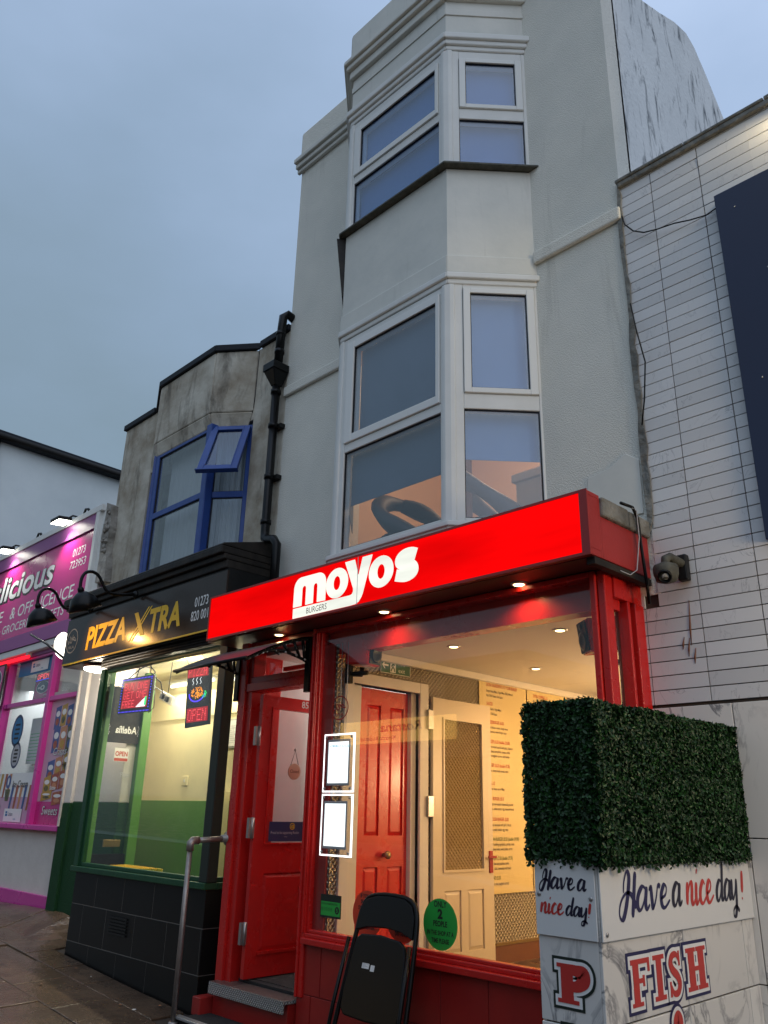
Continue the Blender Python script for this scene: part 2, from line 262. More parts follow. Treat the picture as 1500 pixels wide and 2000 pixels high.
# ------------------------------------------------------------------ geometry helpers
class Frame:
    def __init__(s, o, u, v): s.o = Vector(o); s.u = Vector(u).normalized(); s.v = Vector(v).normalized(); s.n = s.u.cross(s.v)
    def p(s, u, v, n=0.0): return s.o + s.u*u + s.v*v + s.n*n
def FY(y): return Frame((0, y, 0), (1, 0, 0), (0, 0, 1))       # faces the street: u = x, v = z
def FX(x): return Frame((x, 0, 0), (0, 1, 0), (0, 0, 1))       # faces +x: u = y, v = z
class MB:
    def __init__(s): s.v = []; s.f = []; s.mi = []; s.sm = []; s.m = 0; s.smooth = False
    def add(s, vs, fs):
        b = len(s.v); s.v += [tuple(p) for p in vs]
        for f in fs: s.f.append(tuple(i+b for i in f)); s.mi.append(s.m); s.sm.append(s.smooth)
        return s
    def fbox(s, F, u0, u1, v0, v1, n0, n1):
        P = [F.p(u, v, n) for n in (n0, n1) for v in (v0, v1) for u in (u0, u1)]
        return s.add(P, [(0, 2, 3, 1), (4, 5, 7, 6), (0, 1, 5, 4), (2, 6, 7, 3), (0, 4, 6, 2), (1, 3, 7, 5)])
    def box(s, x0, x1, y0, y1, z0, z1): return s.fbox(Frame((0, 0, 0), (1, 0, 0), (0, 1, 0)), x0, x1, y0, y1, z0, z1)
    def hexa(s, P): return s.add(P, [(0, 3, 2, 1), (4, 5, 6, 7), (0, 1, 5, 4), (1, 2, 6, 5), (2, 3, 7, 6), (3, 0, 4, 7)])
    def prism(s, F, pts, n0, n1):
        a = sum(p[0]*q[1]-q[0]*p[1] for p, q in zip(pts, pts[1:]+pts[:1]))
        if a < 0: pts = pts[::-1]
        k = len(pts); P = [F.p(u, v, n0) for u, v in pts] + [F.p(u, v, n1) for u, v in pts]
        return s.add(P, [tuple(range(k-1, -1, -1)), tuple(range(k, 2*k))] + [(i, (i+1) % k, k+(i+1) % k, k+i) for i in range(k)])
    def flat(s, F, pts, n):
        a = sum(p[0]*q[1]-q[0]*p[1] for p, q in zip(pts, pts[1:]+pts[:1]))
        if a < 0: pts = pts[::-1]
        return s.add([F.p(u, v, n) for u, v in pts], [tuple(range(len(pts)))])
    def rect(s, F, u0, u1, v0, v1, n): return s.flat(F, [(u0, v0), (u1, v0), (u1, v1), (u0, v1)], n)
    def ell(s, F, cu, cv, ru, rv, n, k=28): return s.flat(F, [(cu+ru*math.cos(2*math.pi*i/k), cv+rv*math.sin(2*math.pi*i/k)) for i in range(k)], n)
    def ring(s, F, cu, cv, ru, rv, iu, iv, n, k=32):
        P = [F.p(cu+a*math.cos(2*math.pi*i/k), cv+b*math.sin(2*math.pi*i/k), n) for a, b in ((ru, rv), (iu, iv)) for i in range(k)]
        return s.add(P, [(i, (i+1) % k, k+(i+1) % k, k+i) for i in range(k)])
    def tube(s, pts, r, n=10, cap=True):
        pts = [Vector(p) for p in pts]; k = len(pts); rr = r if isinstance(r, (list, tuple)) else [r]*k
        up = None; P = []
        for i, p in enumerate(pts):
            d = (pts[min(i+1, k-1)]-pts[max(i-1, 0)]).normalized()
            if up is None: up = d.orthogonal().normalized()
            up = (up - d*up.dot(d)).normalized(); w = d.cross(up)
            P += [p + (up*math.cos(2*math.pi*j/n)+w*math.sin(2*math.pi*j/n))*rr[i] for j in range(n)]
        f = [(i*n+j, i*n+(j+1) % n, (i+1)*n+(j+1) % n, (i+1)*n+j) for i in range(k-1) for j in range(n)]
        if cap: f += [tuple(range(n-1, -1, -1)), tuple(range((k-1)*n, k*n))]
        o = s.smooth; s.smooth = True; s.add(P, f); s.smooth = o; return s
    def lathe(s, o, ax, prof, n=20):
        o = Vector(o); ax = Vector(ax).normalized(); a = ax.orthogonal().normalized(); b = ax.cross(a); k = len(prof)
        P = [o+ax*h+(a*math.cos(2*math.pi*j/n)+b*math.sin(2*math.pi*j/n))*r for r, h in prof for j in range(n)]
        f = [(i*n+j, i*n+(j+1) % n, (i+1)*n+(j+1) % n, (i+1)*n+j) for i in range(k-1) for j in range(n)]
        f += [tuple(range(n-1, -1, -1)), tuple(range((k-1)*n, k*n))]
        o2 = s.smooth; s.smooth = True; s.add(P, f); s.smooth = o2; return s
    def ribbon(s, F, pts, w, n):
        k = len(pts); ww = w if isinstance(w, (list, tuple)) else [w]*k; P = []
        for i in range(k):
            a = pts[max(i-1, 0)]; b = pts[min(i+1, k-1)]; dx, dy = b[0]-a[0], b[1]-a[1]; l = math.hypot(dx, dy) or 1
            nx, ny = -dy/l, dx/l
            P += [F.p(pts[i][0]-nx*ww[i], pts[i][1]-ny*ww[i], n), F.p(pts[i][0]+nx*ww[i], pts[i][1]+ny*ww[i], n)]
        return s.add(P, [(2*i, 2*i+2, 2*i+3, 2*i+1) for i in range(k-1)])
ROOT = {}
def mesh_of(name, mb, mats, origin=(0, 0, 0)):
    me = bpy.data.meshes.new(name); o = Vector(origin)
    me.from_pydata([((v[0]-o.x)*S, (v[1]-o.y)*S, (v[2]-o.z)*S) for v in mb.v], [], mb.f)
    for m in (mats if isinstance(mats, (list, tuple)) else [mats]): me.materials.append(m)
    me.polygons.foreach_set('material_index', mb.mi); me.polygons.foreach_set('use_smooth', mb.sm); me.update(); return me
def put(name, me, parent=None, loc=(0, 0, 0)):
    ob = bpy.data.objects.new(name, me); COL.objects.link(ob)
    if parent is not None: ob.parent = parent; ROOT[ob.name] = ROOT[parent.name]
    else: ROOT[ob.name] = tuple(loc)
    ob.location = Vector(loc)*S; return ob
def part(name, mb, mats, parent, bevel=0, label=None, kind=None):
    ob = put(name, mesh_of(name, mb, mats, ROOT[parent.name]), parent)
    if bevel: bv(ob, bevel)
    if label: ob['label'] = label
    if kind: ob['kind'] = kind
    return ob
def bv(ob, w):
    m = ob.modifiers.new('bevel', 'BEVEL'); m.width = w*S; m.segments = 2; m.limit_method = 'ANGLE'; m.angle_limit = math.radians(40)
def thing(name, label, cat, loc=(0, 0, 0), group=None, kind=None):
    ob = put(name, None, None, loc); ob.empty_display_size = 0.1; ob['label'] = label; ob['category'] = cat
    if group: ob['group'] = group
    if kind: ob['kind'] = kind
    return ob
def single(name, mb, mats, label, cat, loc, group=None, bevel=0):
    ob = put(name, mesh_of(name, mb, mats, loc), None, loc); ob['label'] = label; ob['category'] = cat
    if group: ob['group'] = group
    if bevel: bv(ob, bevel)
    return ob
def struct(name, mb, mats, loc=(0, 0, 0)):
    ob = put(name, mesh_of(name, mb, mats, loc), None, loc); ob['kind'] = 'structure'; return ob
def piece(name, me, parent, loc, rot=(0, 0, 0), scl=(1, 1, 1)):
    ob = bpy.data.objects.new(name, me); COL.objects.link(ob); ob.parent = parent; ROOT[ob.name] = ROOT[parent.name]
    ob.location = (Vector(loc)-Vector(ROOT[parent.name]))*S; ob.rotation_euler = rot; ob.scale = scl; return ob
def dup(root, delta, label=None):
    c = root.copy(); COL.objects.link(c); c.location = root.location+Vector(delta)*S
    if label: c['label'] = label
    for ch in list(root.children):
        d = ch.copy(); COL.objects.link(d); d.parent = c
        for g in ch.children:
            e = g.copy(); COL.objects.link(e); e.parent = d
    return c
def lamp(kind, loc, power, col, size=0.05, aim=None, spot=None, shape=None):
    l = bpy.data.lights.new('lamp_light', kind); o = bpy.data.objects.new('lamp_light', l); COL.objects.link(o); o.location = Vector(loc)*S
    l.energy = power; l.color = col
    if kind == 'AREA':
        l.shape = 'RECTANGLE' if isinstance(size, tuple) else 'DISK'
        if isinstance(size, tuple): l.size, l.size_y = size[0]*S, size[1]*S
        else: l.size = size*S
    else: l.shadow_soft_size = size*S
    if aim: o.rotation_euler = Vector(aim).to_track_quat('-Z', 'Y').to_euler()
    if spot: l.spot_size = math.radians(spot[0]); l.spot_blend = spot[1]
    return o
# flat lettering -------------------------------------------------------------
def text_mb(mb, F, s, u, v, size, n=0.002, sx=1.0, shear=0.0, off=0.0, align='LEFT', mirror=False, fit=None):
    cu = bpy.data.curves.new('t', 'FONT'); cu.body = s; cu.size = 1; cu.offset = off; cu.align_x = align; cu.resolution_u = 3
    ob = bpy.data.objects.new('t', cu); me = ob.to_mesh()
    k = 1/0.7*size           # size = cap height
    P = []
    if fit:                  # stretch the line to a measured width
        xs_ = [q.co.x for q in me.vertices]; sx = fit/((max(xs_)-min(xs_))*k); u -= min(xs_)*k*sx
    for q in me.vertices:
        x, y = q.co.x*k*sx, q.co.y*k
        if mirror: x = -x
        P.append(F.p(u+x+shear*y, v+y, n))
    fs = [tuple(p.vertices) for p in me.polygons]
    nv = np.array([0, 0, 0])
    if fs:
        out = []
        for p in me.polygons:
            t = tuple(p.vertices); flip = (p.normal.z < 0) != mirror
            out.append(t[::-1] if flip else t)
        mb.add(P, out)
    ob.to_mesh_clear(); bpy.data.objects.remove(ob); bpy.data.curves.remove(cu); return mb
def catmull(pts, k=6):
    out = []; P = [pts[0]]+list(pts)+[pts[-1]]
    for i in range(1, len(P)-2):
        for j in range(k):
            t = j/k; a, b, c, d = P[i-1], P[i], P[i+1], P[i+2]
            out.append(tuple(0.5*((2*b[q])+(-a[q]+c[q])*t+(2*a[q]-5*b[q]+4*c[q]-d[q])*t*t+(-a[q]+3*b[q]-3*c[q]+d[q])*t**3) for q in (0, 1)))
    out.append(tuple(pts[-1])); return out
SCRIPT = {
 'H': (1.24, [[(.24, .80), (.27, 1.25), (.47, 1.68), (.66, 1.45), (.58, .75), (.36, -.02), (.14, -.30), (-.06, -.06), (.04, .42), (.44, .78), (.88, .66), (1.22, .12)], [(1.14, 1.65), (1.05, .85), (.94, -.24)]]),
 'a': (1.0, [[(.74, .86), (.45, 1.0), (.12, .62), (.10, .16), (.32, .02), (.60, .38), (.76, .92)], [(.80, .98), (.72, .3), (.84, .02), (1.06, .22)]]),
 'v': (0.92, [[(0, .80), (.14, .96), (.24, .4), (.33, .02), (.58, .45), (.74, 1.0), (.92, .90)]]),
 'e': (0.80, [[(.06, .40), (.44, .55), (.54, .85), (.34, 1.0), (.10, .6), (.14, .15), (.40, .0), (.84, .32)]]),
 'n': (0.92, [[(.10, 1.0), (.05, .02)], [(.09, .35), (.34, .9), (.52, .98), (.58, .7), (.54, .2), (.68, .0), (.92, .24)]]),
 'i': (0.44, [[(.12, .96), (.08, .2), (.20, .0), (.44, .26)], [(.16, 1.34), (.22, 1.56)]]),
 'c': (0.74, [[(.60, .82), (.40, 1.0), (.12, .6), (.12, .15), (.38, .0), (.76, .30)]]),
 'd': (1.04, [[(.74, .86), (.45, 1.0), (.12, .62), (.10, .16), (.32, .02), (.60, .38), (.78, 1.0)], [(.92, 1.9), (.74, .3), (.86, .02), (1.06, .22)]]),
 'y': (0.92, [[(.08, 1.0), (.05, .3), (.22, .02), (.50, .40), (.68, .98)], [(.70, 1.0), (.64, -.2), (.46, -.78), (.20, -.82), (.20, -.52), (.55, -.36), (.98, -.62)]]),
 '!': (0.40, [[(.26, 1.72), (.16, .42)], [(.13, .0), (.15, .14)]]), ' ': (0.36, [])}
def script_mb(mb, F, s, u, v, size, n, wt=0.085, sx=1.0):
    x = 0.0
    for ch in s:
        adv, strokes = SCRIPT[ch]
        for st in strokes:
            c = catmull(st, 6); k = len(c); W = []
            for i in range(k):
                a, b = c[max(i-1, 0)], c[min(i+1, k-1)]; dx, dy = b[0]-a[0], b[1]-a[1]; l = math.hypot(dx, dy) or 1
                ang = abs(dx*0.62+dy*-0.35)/l if dy > 0 else 0
                w = wt*(0.45+0.75*max(0, -dy/l)+0.35*abs(dx)/l*0.5)
                W.append(max(w*min(1, 0.55+i/3, 0.55+(k-1-i)/3), 0.03))
            sh = 0.14
            mb.ribbon(F, [(u+((x+p[0])*sx+sh*p[1])*size, v+p[1]*size) for p in c], [w*size for w in W], n+0.00012*random.random())
        x += adv
    return x*size
def slab_letter(F, ch, u, v, w, h, layers, parent, sw=None):
    """outlined slab-serif letter: layers = [(grow, material, depth)]"""
    sw = sw or w*0.30; t = h*0.085
    R = []; C = []     # rects, curved strokes
    if ch == 'F': R = [(.10*w, .10*w+sw, 0, h), (.0, .56*w, 0, t), (0, w, h-t*1.3, h), (w-t*1.2, w, h*.70, h), (.1*w, .66*w, h*.48, h*.48+t*1.2), (.60*w, .60*w+t, h*.40, h*.64)]
    if ch == 'I': R = [(w/2-sw/2, w/2+sw/2, 0, h), (0, w, 0, t*1.2), (0, w, h-t*1.2, h)]
    if ch == 'H': R = [(.10*w, .10*w+sw, 0, h), (.90*w-sw, .90*w, 0, h), (0, .48*w, 0, t*1.2), (.52*w, w, 0, t*1.2), (0, .48*w, h-t*1.2, h), (.52*w, w, h-t*1.2, h), (.1*w, .9*w, h*.45, h*.45+t*1.2)]
    if ch == 'P':
        R = [(.12*w, .12*w+sw, 0, h), (0, .66*w, 0, t*1.2), (0, .3*w, h-t*1.2, h)]
        C = [([(.3*w, h-sw*.33), (.62*w, h-sw*.36), (.83*w, h*.80), (.83*w, h*.62), (.62*w, h*.46), (.3*w, h*.45)], [sw*.33, sw*.36, sw*.50, sw*.50, sw*.36, sw*.3])]
    if ch == 'S':
        C = [([(.86*w, h*.78), (.66*w, h*.93), (.34*w, h*.90), (.20*w, h*.74), (.36*w, h*.58), (.66*w, h*.44), (.80*w, h*.26), (.64*w, h*.08), (.32*w, h*.07), (.14*w, h*.24)], [sw*.2, sw*.32, sw*.42, sw*.5, sw*.52, sw*.52, sw*.5, sw*.42, sw*.32, sw*.2])]
        R = [(.82*w, .94*w, h*.66, h), (.06*w, .18*w, 0, h*.34)]
    if ch == '&':
        C = [([(w, 0.02*h), (.5*w, h*.5), (.28*w, h*.82), (.5*w, h*.95), (.66*w, h*.8), (.4*w, h*.55), (.1*w, h*.3), (.3*w, h*.05), (.6*w, h*.08), (.9*w, h*.45)], sw*.36)]
    for grow, mat, dep in layers:
        mb = MB(); e = 0.0
        for a, b, c, d in R:
            e += 0.00015; mb.prism(F, [(u+a-grow, v+c-grow), (u+b+grow, v+c-grow), (u+b+grow, v+d+grow), (u+a-grow, v+d+grow)], 0.0004, dep+e)
        for pts, ws in C:
            c = catmull(pts, 7); k = len(c)
            ws = ws if isinstance(ws, list) else [ws]*len(pts)
            W = [np.interp(i/(k-1)*(len(pts)-1), range(len(pts)), ws)+grow for i in range(k)]
            e += 0.00015
            if grow:
                for idx in (0, -1):
                    e += 0.00015; mb.ell(F, u+c[idx][0], v+c[idx][1], W[idx], W[idx], dep+e, 16)
            e += 0.00015; mb.ribbon(F, [(u+p[0], v+p[1]) for p in c], W, dep+e)
        part('letter', mb, mat, parent)
# dot-matrix lettering for LED signs
DOT = {'B': '11110100011000111110100011000111110', 'U': '10001100011000110001100011000101110', 'Y': '10001100010101000100001000010000100', 'O': '01110100011000110001100011000101110', 'N': '10001110011010110011100011000110001',
       'E': '11111100001000011110100001000011111', 'G': '01110100011000010111100011000101110', 'T': '11111001000010000100001000010000100', 'F': '11111100001000011110100001000010000', 'R': '11110100011000111110101001001010001',
       'P': '11110100011000111110100001000010000', 'I': '01110001000010000100001000010001110', 'Z': '11111000010001000100010001000011111', 'A': '01110100011000111111100011000110001'}
def dots(mb, F, s, u, v, w, h, n, r):
    """word s fitted into w x h, bottom-left at u, v"""
    cw = w/(len(s)*6-1); chh = h/6.0
    for i, ch in enumerate(s):
        if ch == ' ': continue
        for row in range(7):
            for c in range(5):
                if DOT[ch][row*5+c] == '1': mb.ell(F, u+(i*6+c+.5)*cw, v+h-row*chh, r, r, n, 6)

# ------------------------------------------------------------------ ground
def gz(x, y):
    zf = -0.002-0.064*(x+9.72) if x < -6 else -0.24-0.018*(x+6)
    if x < -16: zf = -0.002+0.064*6.28+0.02*(-16-x)
    c = 0.03
    if y > 4.5:
        if x < -9.9: k = max(0.0, min(1.0, (-9.9-x)/0.8)); c = 0.03*(1-k)+k*max(0.05, 0.36+(x+11.3)*0.155)
        return zf-0.0045+c*(y-4.5)*0.9
    return zf+c*(y-4.65)
def ground_sheet(xs, ys, dz):
    mb = MB(); nx, ny = len(xs), len(ys)
    mb.add([(x, y, gz(x, y)+dz) for y in ys for x in xs], [(j*nx+i, j*nx+i+1, (j+1)*nx+i+1, (j+1)*nx+i) for j in range(ny-1) for i in range(nx-1)]); return mb
xs = [-300, -120, -60, -40, -30, -24, -20, -18]+[-16+0.5*i for i in range(33)]+[1, 3, 6, 12, 30, 80, 200, 300]
pav = struct('pavement', ground_sheet(xs, [1.2, 2, 3, 4, 4.5, 4.8, 5.1, 5.4, 6.0, 60, 300], -0.02), mt['slabgap'])
def slab_mesh(x0, x1, y0, y1, dz):
    mb = MB(); k = 3 if y1 > 4.6 else 1; n = k+1
    xs, ys = [x0+(x1-x0)*i/k for i in range(n)], [y0+(y1-y0)*i/k for i in range(n)]
    tx, ty = random.uniform(-.006, .006), random.uniform(-.006, .006)
    top = [(x, y, gz(x, y)+dz+tx*(x-x0)+ty*(y-y0)) for y in ys for x in xs]; bot = [(x, y, gz(x, y)-0.05) for y in ys for x in xs]; m = n*n
    f = [(j*n+i, j*n+i+1, (j+1)*n+i+1, (j+1)*n+i) for j in range(k) for i in range(k)]
    ring = list(range(n))+[j*n+k for j in range(1, n)]+[k*n+i for i in range(k-1, -1, -1)]+[j*n for j in range(k-1, 0, -1)]
    mb.add(top+bot, f+[(ring[(i+1) % len(ring)], ring[i], ring[i]+m, ring[(i+1) % len(ring)]+m) for i in range(len(ring))]); return mb
rows = [1.25, 1.87, 2.50, 3.12, 3.74, 4.30, 4.64]
for r in range(len(rows)-1):
    x = -14.6+(0.43 if r % 2 else 0.0)
    while x < -2.4:
        w = 0.86+random.uniform(-.10, .10)
        if r == 5: w *= 0.8
        if r == 5 and x < -9.75 < x+w: w = -9.75-x if -9.75-x > .3 else w
        if not (r >= 4 and x+w > -6.72 and x < -5.5):
            o = part('paving_slab', slab_mesh(x+.006, x+w-.006, rows[r]+.006, (rows[r+1] if r < 5 or x+w > -9.7 else 5.09)-.006, 0.0+random.uniform(-.006, .006)), mt['slab'], pav, 0.006)
        x += w
mb = MB(); mb.add([(x, y, gz(x, 1.2)-0.14) for y in (-7.5, 1.05) for x in xs], [(i, i+1, len(xs)+i+1, len(xs)+i) for i in range(len(xs)-1)]); struct('road', mb, mt['asphalt'])
mb = MB()
for i in range(len(xs)-1):
    a, b = xs[i], xs[i+1]
    mb.hexa([(a, 1.05, gz(a, 1.2)-.4), (b, 1.05, gz(b, 1.2)-.4), (b, 1.2, gz(b, 1.2)-.4), (a, 1.2, gz(a, 1.2)-.4), (a, 1.05, gz(a, 1.2)-.012), (b, 1.05, gz(b, 1.2)-.012), (b, 1.2, gz(b, 1.2)-.012), (a, 1.2, gz(a, 1.2)-.012)])
struct('kerb', mb, mt['cement'])
mb = MB(); mb.add([(x, y, gz(x, 1.2)-0.03) for y in (-300, -7.5) for x in xs], [(i, i+1, len(xs)+i+1, len(xs)+i) for i in range(len(xs)-1)]); struct('far_pavement', mb, mt['slab'])

# ------------------------------------------------------------------ window builder
def window(parent, F, O, panes, n0, n1, fm, sm, gm, sashes=(), name='bay_window', blind=None, bz=0.10, sash_off=0.018):
    """O = outer (u0,u1,v0,v1); panes stacked top to bottom in one column (u0,u1,v0,v1); sashes = indices of panes in opening sashes"""
    mb = MB(); wide = max(panes, key=lambda p: p[1]-p[0]); a, b = wide[0], wide[1]
    mb.fbox(F, O[0], a, O[2], O[3], n0, n1); mb.fbox(F, b, O[1], O[2], O[3], n0, n1)
    edges = [O[3]]
    P = []
    for i, p in enumerate(panes):
        if i in sashes:
            g = p[0]-a if p[0]-a > .02 else .05; P.append((a, b, p[2]-g*.8, p[3]+g*.8))
        else: P.append((a, b, p[2], p[3]))
    top = O[3]
    for p in P:
        mb.fbox(F, a, b, p[3], top, n0, n1-.002); top = p[2]
    mb.fbox(F, a, b, O[2], top, n0, n1-.002)
    w = part(name, mb, fm, parent, 0.006)
    for i, p in enumerate(panes):
        q = P[i]
        if i in sashes:
            s = MB(); e = .004
            s.fbox(F, q[0]+e, p[0], q[2]+e, q[3]-e, n0+.01, n1+sash_off); s.fbox(F, p[1], q[1]-e, q[2]+e, q[3]-e, n0+.01, n1+sash_off)
            s.fbox(F, p[0], p[1], q[2]+e, p[2], n0+.01, n1+sash_off-.002); s.fbox(F, p[0], p[1], p[3], q[3]-e, n0+.01, n1+sash_off-.002)
            part('sash', s, sm, w, 0.005)
        r = MB(); g = .008; nn = n1-.022 if i not in sashes else n1+sash_off-.022
        r.fbox(F, p[0], p[0]+g, p[2], p[3], nn-.012, nn+.006); r.fbox(F, p[1]-g, p[1], p[2], p[3], nn-.012, nn+.006)
        r.fbox(F, p[0]+g, p[1]-g, p[2], p[2]+g, nn-.012, nn+.006); r.fbox(F, p[0]+g, p[1]-g, p[3]-g, p[3], nn-.012, nn+.006)
        part('gasket', r, mt['rubber'], w)
        part('pane', MB().fbox(F, p[0]+g*.5, p[1]-g*.5, p[2]+g*.5, p[3]-g*.5, nn-.010, nn-.004), gm, w)
        if blind and blind[i]:
            bm, lo = blind[i]
            part('blind', MB().fbox(F, p[0]-.01, p[1]+.01, max(p[2]-.01, lo), p[3]+.02, nn-bz-.006, nn-bz), bm, w)
    return w
def wallbox(mb, x0, x1, y0, y1, z0, z1): return mb.box(x0, x1, y0, y1, z0, z1)

# ================================================================== BURGER SHOP BUILDING (no. 85)
H = thing('shop_building', 'tall pale grey rendered building with a canted bay window above the red shopfront', 'building', (-4.72, 5.1, 0))
XL, XR, YF = -6.95, -2.50, 5.10
BA, BB, BC, BD = (-5.86, 5.1), (-5.30, 4.52), (-3.90, 4.52), (-3.37, 5.1)
mb = MB()
mb.box(XL, BA[0], YF, YF+.25, 3.0, 9.56); mb.box(BD[0], XR, YF, YF+.25, 3.0, 9.56)
mb.box(BA[0], BD[0], YF+.002, YF+.25, 9.0, 9.56)
mb.box(XL, XL+.2, YF+.25, 12, 0, 9.6); mb.box(XL+.2, XR-.22, 11.8, 12, 0, 9.6)
part('wall', mb, mt['render'], H)
def bay_poly(off):
    """bay outline pushed out by off"""
    nL = Vector((-(BB[1]-BA[1]), 0)); L1 = Vector((BB[0]-BA[0], BB[1]-BA[1])).normalized(); L2 = Vector((BD[0]-BC[0], BD[1]-BC[1])).normalized()
    n1 = Vector((L1.y, -L1.x)); n2 = Vector((L2.y, -L2.x))
    def corner(p, na, nb): 
        h = (na+nb).normalized(); return (p[0]+h.x*off/h.dot(na), p[1]+h.y*off/h.dot(na))
    fr = Vector((0, -1))
    a = (BA[0]-off/abs(n1.x) if n1.x else BA[0], 5.1); d = (BD[0]+off/abs(n2.x), 5.1)
    return [a, corner(BB, n1, fr), corner(BC, fr, n2), d]
def bay_slab(mb, off0, off1, z0, z1):
    """band following the three faces, from off0 (inside) to off1 (outside)"""
    I, O = bay_poly(off0), bay_poly(off1)
    for i in range(3):
        P = [I[i], I[i+1], O[i+1], O[i]]
        mb.hexa([(x, y, z0) for x, y in P][::-1]+[(x, y, z1) for x, y in P][::-1])
    return mb
part('bay_apron', bay_slab(MB(), -.16, 0.0, 6.05, 7.22), mt['smooth'], H)
part('bay_band', bay_slab(MB(), 0.0, 0.018, 6.05, 6.235), mt['smooth'], H, .008)
part('bay_apron', bay_slab(MB(), -.16, 0.0, 8.93, 9.42), mt['smooth'], H)
part('bay_band', bay_slab(MB(), 0.0, .012, 9.22, 9.30), mt['smooth'], H, .005)
part('bay_apron', bay_slab(MB(), -.16, 0.03, 3.40, 3.70), mt['smooth'], H)
mb = bay_slab(MB(), -.16, 0.045, 9.42, 9.53); bay_slab(mb, -.16, .085, 9.53, 9.60); bay_slab(mb, -.16, .115, 9.60, 9.66); part('cornice', mb, mt['smooth'], H, .012)
part('parapet', bay_slab(MB(), -.16, 0.04, 9.66, 10.12), mt['smooth'], H, .02)
part('bay_ceiling', MB().flat(Frame((0, 0, 9.41), (1, 0, 0), (0, 1, 0)), [BA, BB, BC, BD], 0), mt['smooth'], H)
# parapet and cornice on the flat wall beside the bay
for x0, x1, e in ((XL-.05, BA[0]-.02, .03), (BD[0]+.02, XR, .03)):
    mb = MB(); mb.box(x0, x1, 5.055, 5.10, 9.54, 9.60); mb.box(x0, x1, 5.02, 5.20, 9.60, 9.67); mb.box(x0, x1, 4.985, 5.20, 9.67, 9.74)
    part('cornice', mb, mt['smooth'], H, .012)
part('parapet', MB().box(XL, BA[0]-.03, 5.05, 5.25, 9.74, 10.2), mt['render'], H, .03); part('parapet', MB().box(BD[0]+.03, XR, 5.05, 5.25, 9.74, 10.2), mt['render'], H, .03)
part('string_course', MB().box(XL, BA[0]-.02, 5.055, 5.10, 6.16, 6.285), mt['render'], H, .015); part('string_course', MB().box(BD[0]+.012, XR, 5.055, 5.10, 6.16, 6.285), mt['render'], H, .015)
part('wall_patch', MB().prism(FY(5.099), [(-3.02, 3.62), (-2.56, 3.60), (-2.555, 4.02), (-2.66, 4.10), (-2.80, 4.02), (-2.99, 3.99)], 0, .010), mt['smooth'], H, .006)
# gable
prof = [(5.30, 0), (5.30, 10.15), (5.60, 9.60), (6.05, 9.60), (6.45, 9.80), (6.85, 10.02), (7.15, 10.12), (7.35, 10.06), (7.6, 9.83), (8.0, 9.40), (8.7, 8.6), (9.6, 7.6), (12, 5.6), (12, 0)]
part('gable_wall', MB().prism(Frame((XR-.22, 0, 0), (0, 1, 0), (0, 0, 1)), prof, 0, .22), mt['gable'], H, .02)
mb = MB(); mb.add([(XL, 5.3, 9.5), (XR-.22, 5.3, 9.5), (XR-.22, 7.1, 9.95), (XL, 7.1, 9.95), (XR-.22, 11.8, 5.7), (XL, 11.8, 5.7)], [(0, 1, 2, 3), (3, 2, 4, 5)]); part('roof', mb, mt['rooftar'], H)
# dark edge trims under head and at bay ends
part('bay_return', MB().hexa([(-5.89, 5.09, 6.5), (-5.322, 4.515, 6.5), (-5.30, 4.525, 6.5), (-5.86, 5.09, 6.5), (-5.99, 5.09, 7.21), (-5.37, 4.45, 7.21), (-5.31, 4.525, 7.21), (-5.86, 5.09, 7.21)]), mt['slateblack'], H)
# bay windows
FB = Frame((0, 4.52, 0), (1, 0, 0), (0, 0, 1))
ld = Vector((BD[0]-BC[0], BD[1]-BC[1], 0)); LR = ld.length; FRt = Frame((BC[0], BC[1], 0), ld, (0, 0, 1))
ll = Vector((BB[0]-BA[0], BB[1]-BA[1], 0)); LL = ll.length; FLt = Frame((BA[0], BA[1], 0), ll, (0, 0, 1))
bl, bg = (mt['blind'], -9), (mt['blind_grey'], -9)
w1 = window(H, FB, (-5.28, -3.955, 3.70, 5.93), [(-5.09, -4.03, 4.86, 5.79), (-5.19, -3.985, 3.745, 4.695)], -.10, 0.0, mt['upvc'], mt['upvc2'], mt['pane'], (0,), blind=[bg, (mt['blind_grey'], 4.20)])
w2 = window(H, FRt, (.06, LR+.05, 3.70, 5.95), [(.197, .693, 4.905, 5.845), (.132, LR-.02, 3.745, 4.712)], -.10, 0.0, mt['upvc'], mt['upvc2'], mt['pane'], (0,), blind=[bl, (mt['blind'], 4.30)])
w3 = window(H, FLt, (-.05, LL-.06, 3.70, 5.93), [(.09, LL-.2, 4.86, 5.79), (.03, LL-.13, 3.745, 4.695)], -.10, 0.0, mt['upvc'], mt['upvc2'], mt['pane'], (0,), blind=[bg, (mt['blind_grey'], 4.20)])
window(H, FB, (-5.30, -3.955, 7.26, 8.73), [(-5.125, -4.037, 8.045, 8.565), (-5.215, -3.997, 7.315, 7.875)], -.10, 0.0, mt['upvc'], mt['upvc2'], mt['pane_cool'], (0,), blind=[bl, bl])
window(H, FRt, (.06, LR+.05, 7.25, 8.73), [(.19, .685, 8.03, 8.575), (.125, LR-.03, 7.285, 7.852)], -.10, 0.0, mt['upvc'], mt['upvc2'], mt['pane_cool'], (0,), blind=[bl, bl])
window(H, FLt, (-.05, LL-.06, 7.26, 8.73), [(.09, LL-.2, 8.045, 8.565), (.03, LL-.13, 7.315, 7.875)], -.10, 0.0, mt['upvc'], mt['upvc2'], mt['pane_cool'], (0,), blind=[bl, bl])
HZ = Frame((0, 0, 0), (1, 0, 0), (0, 1, 0))
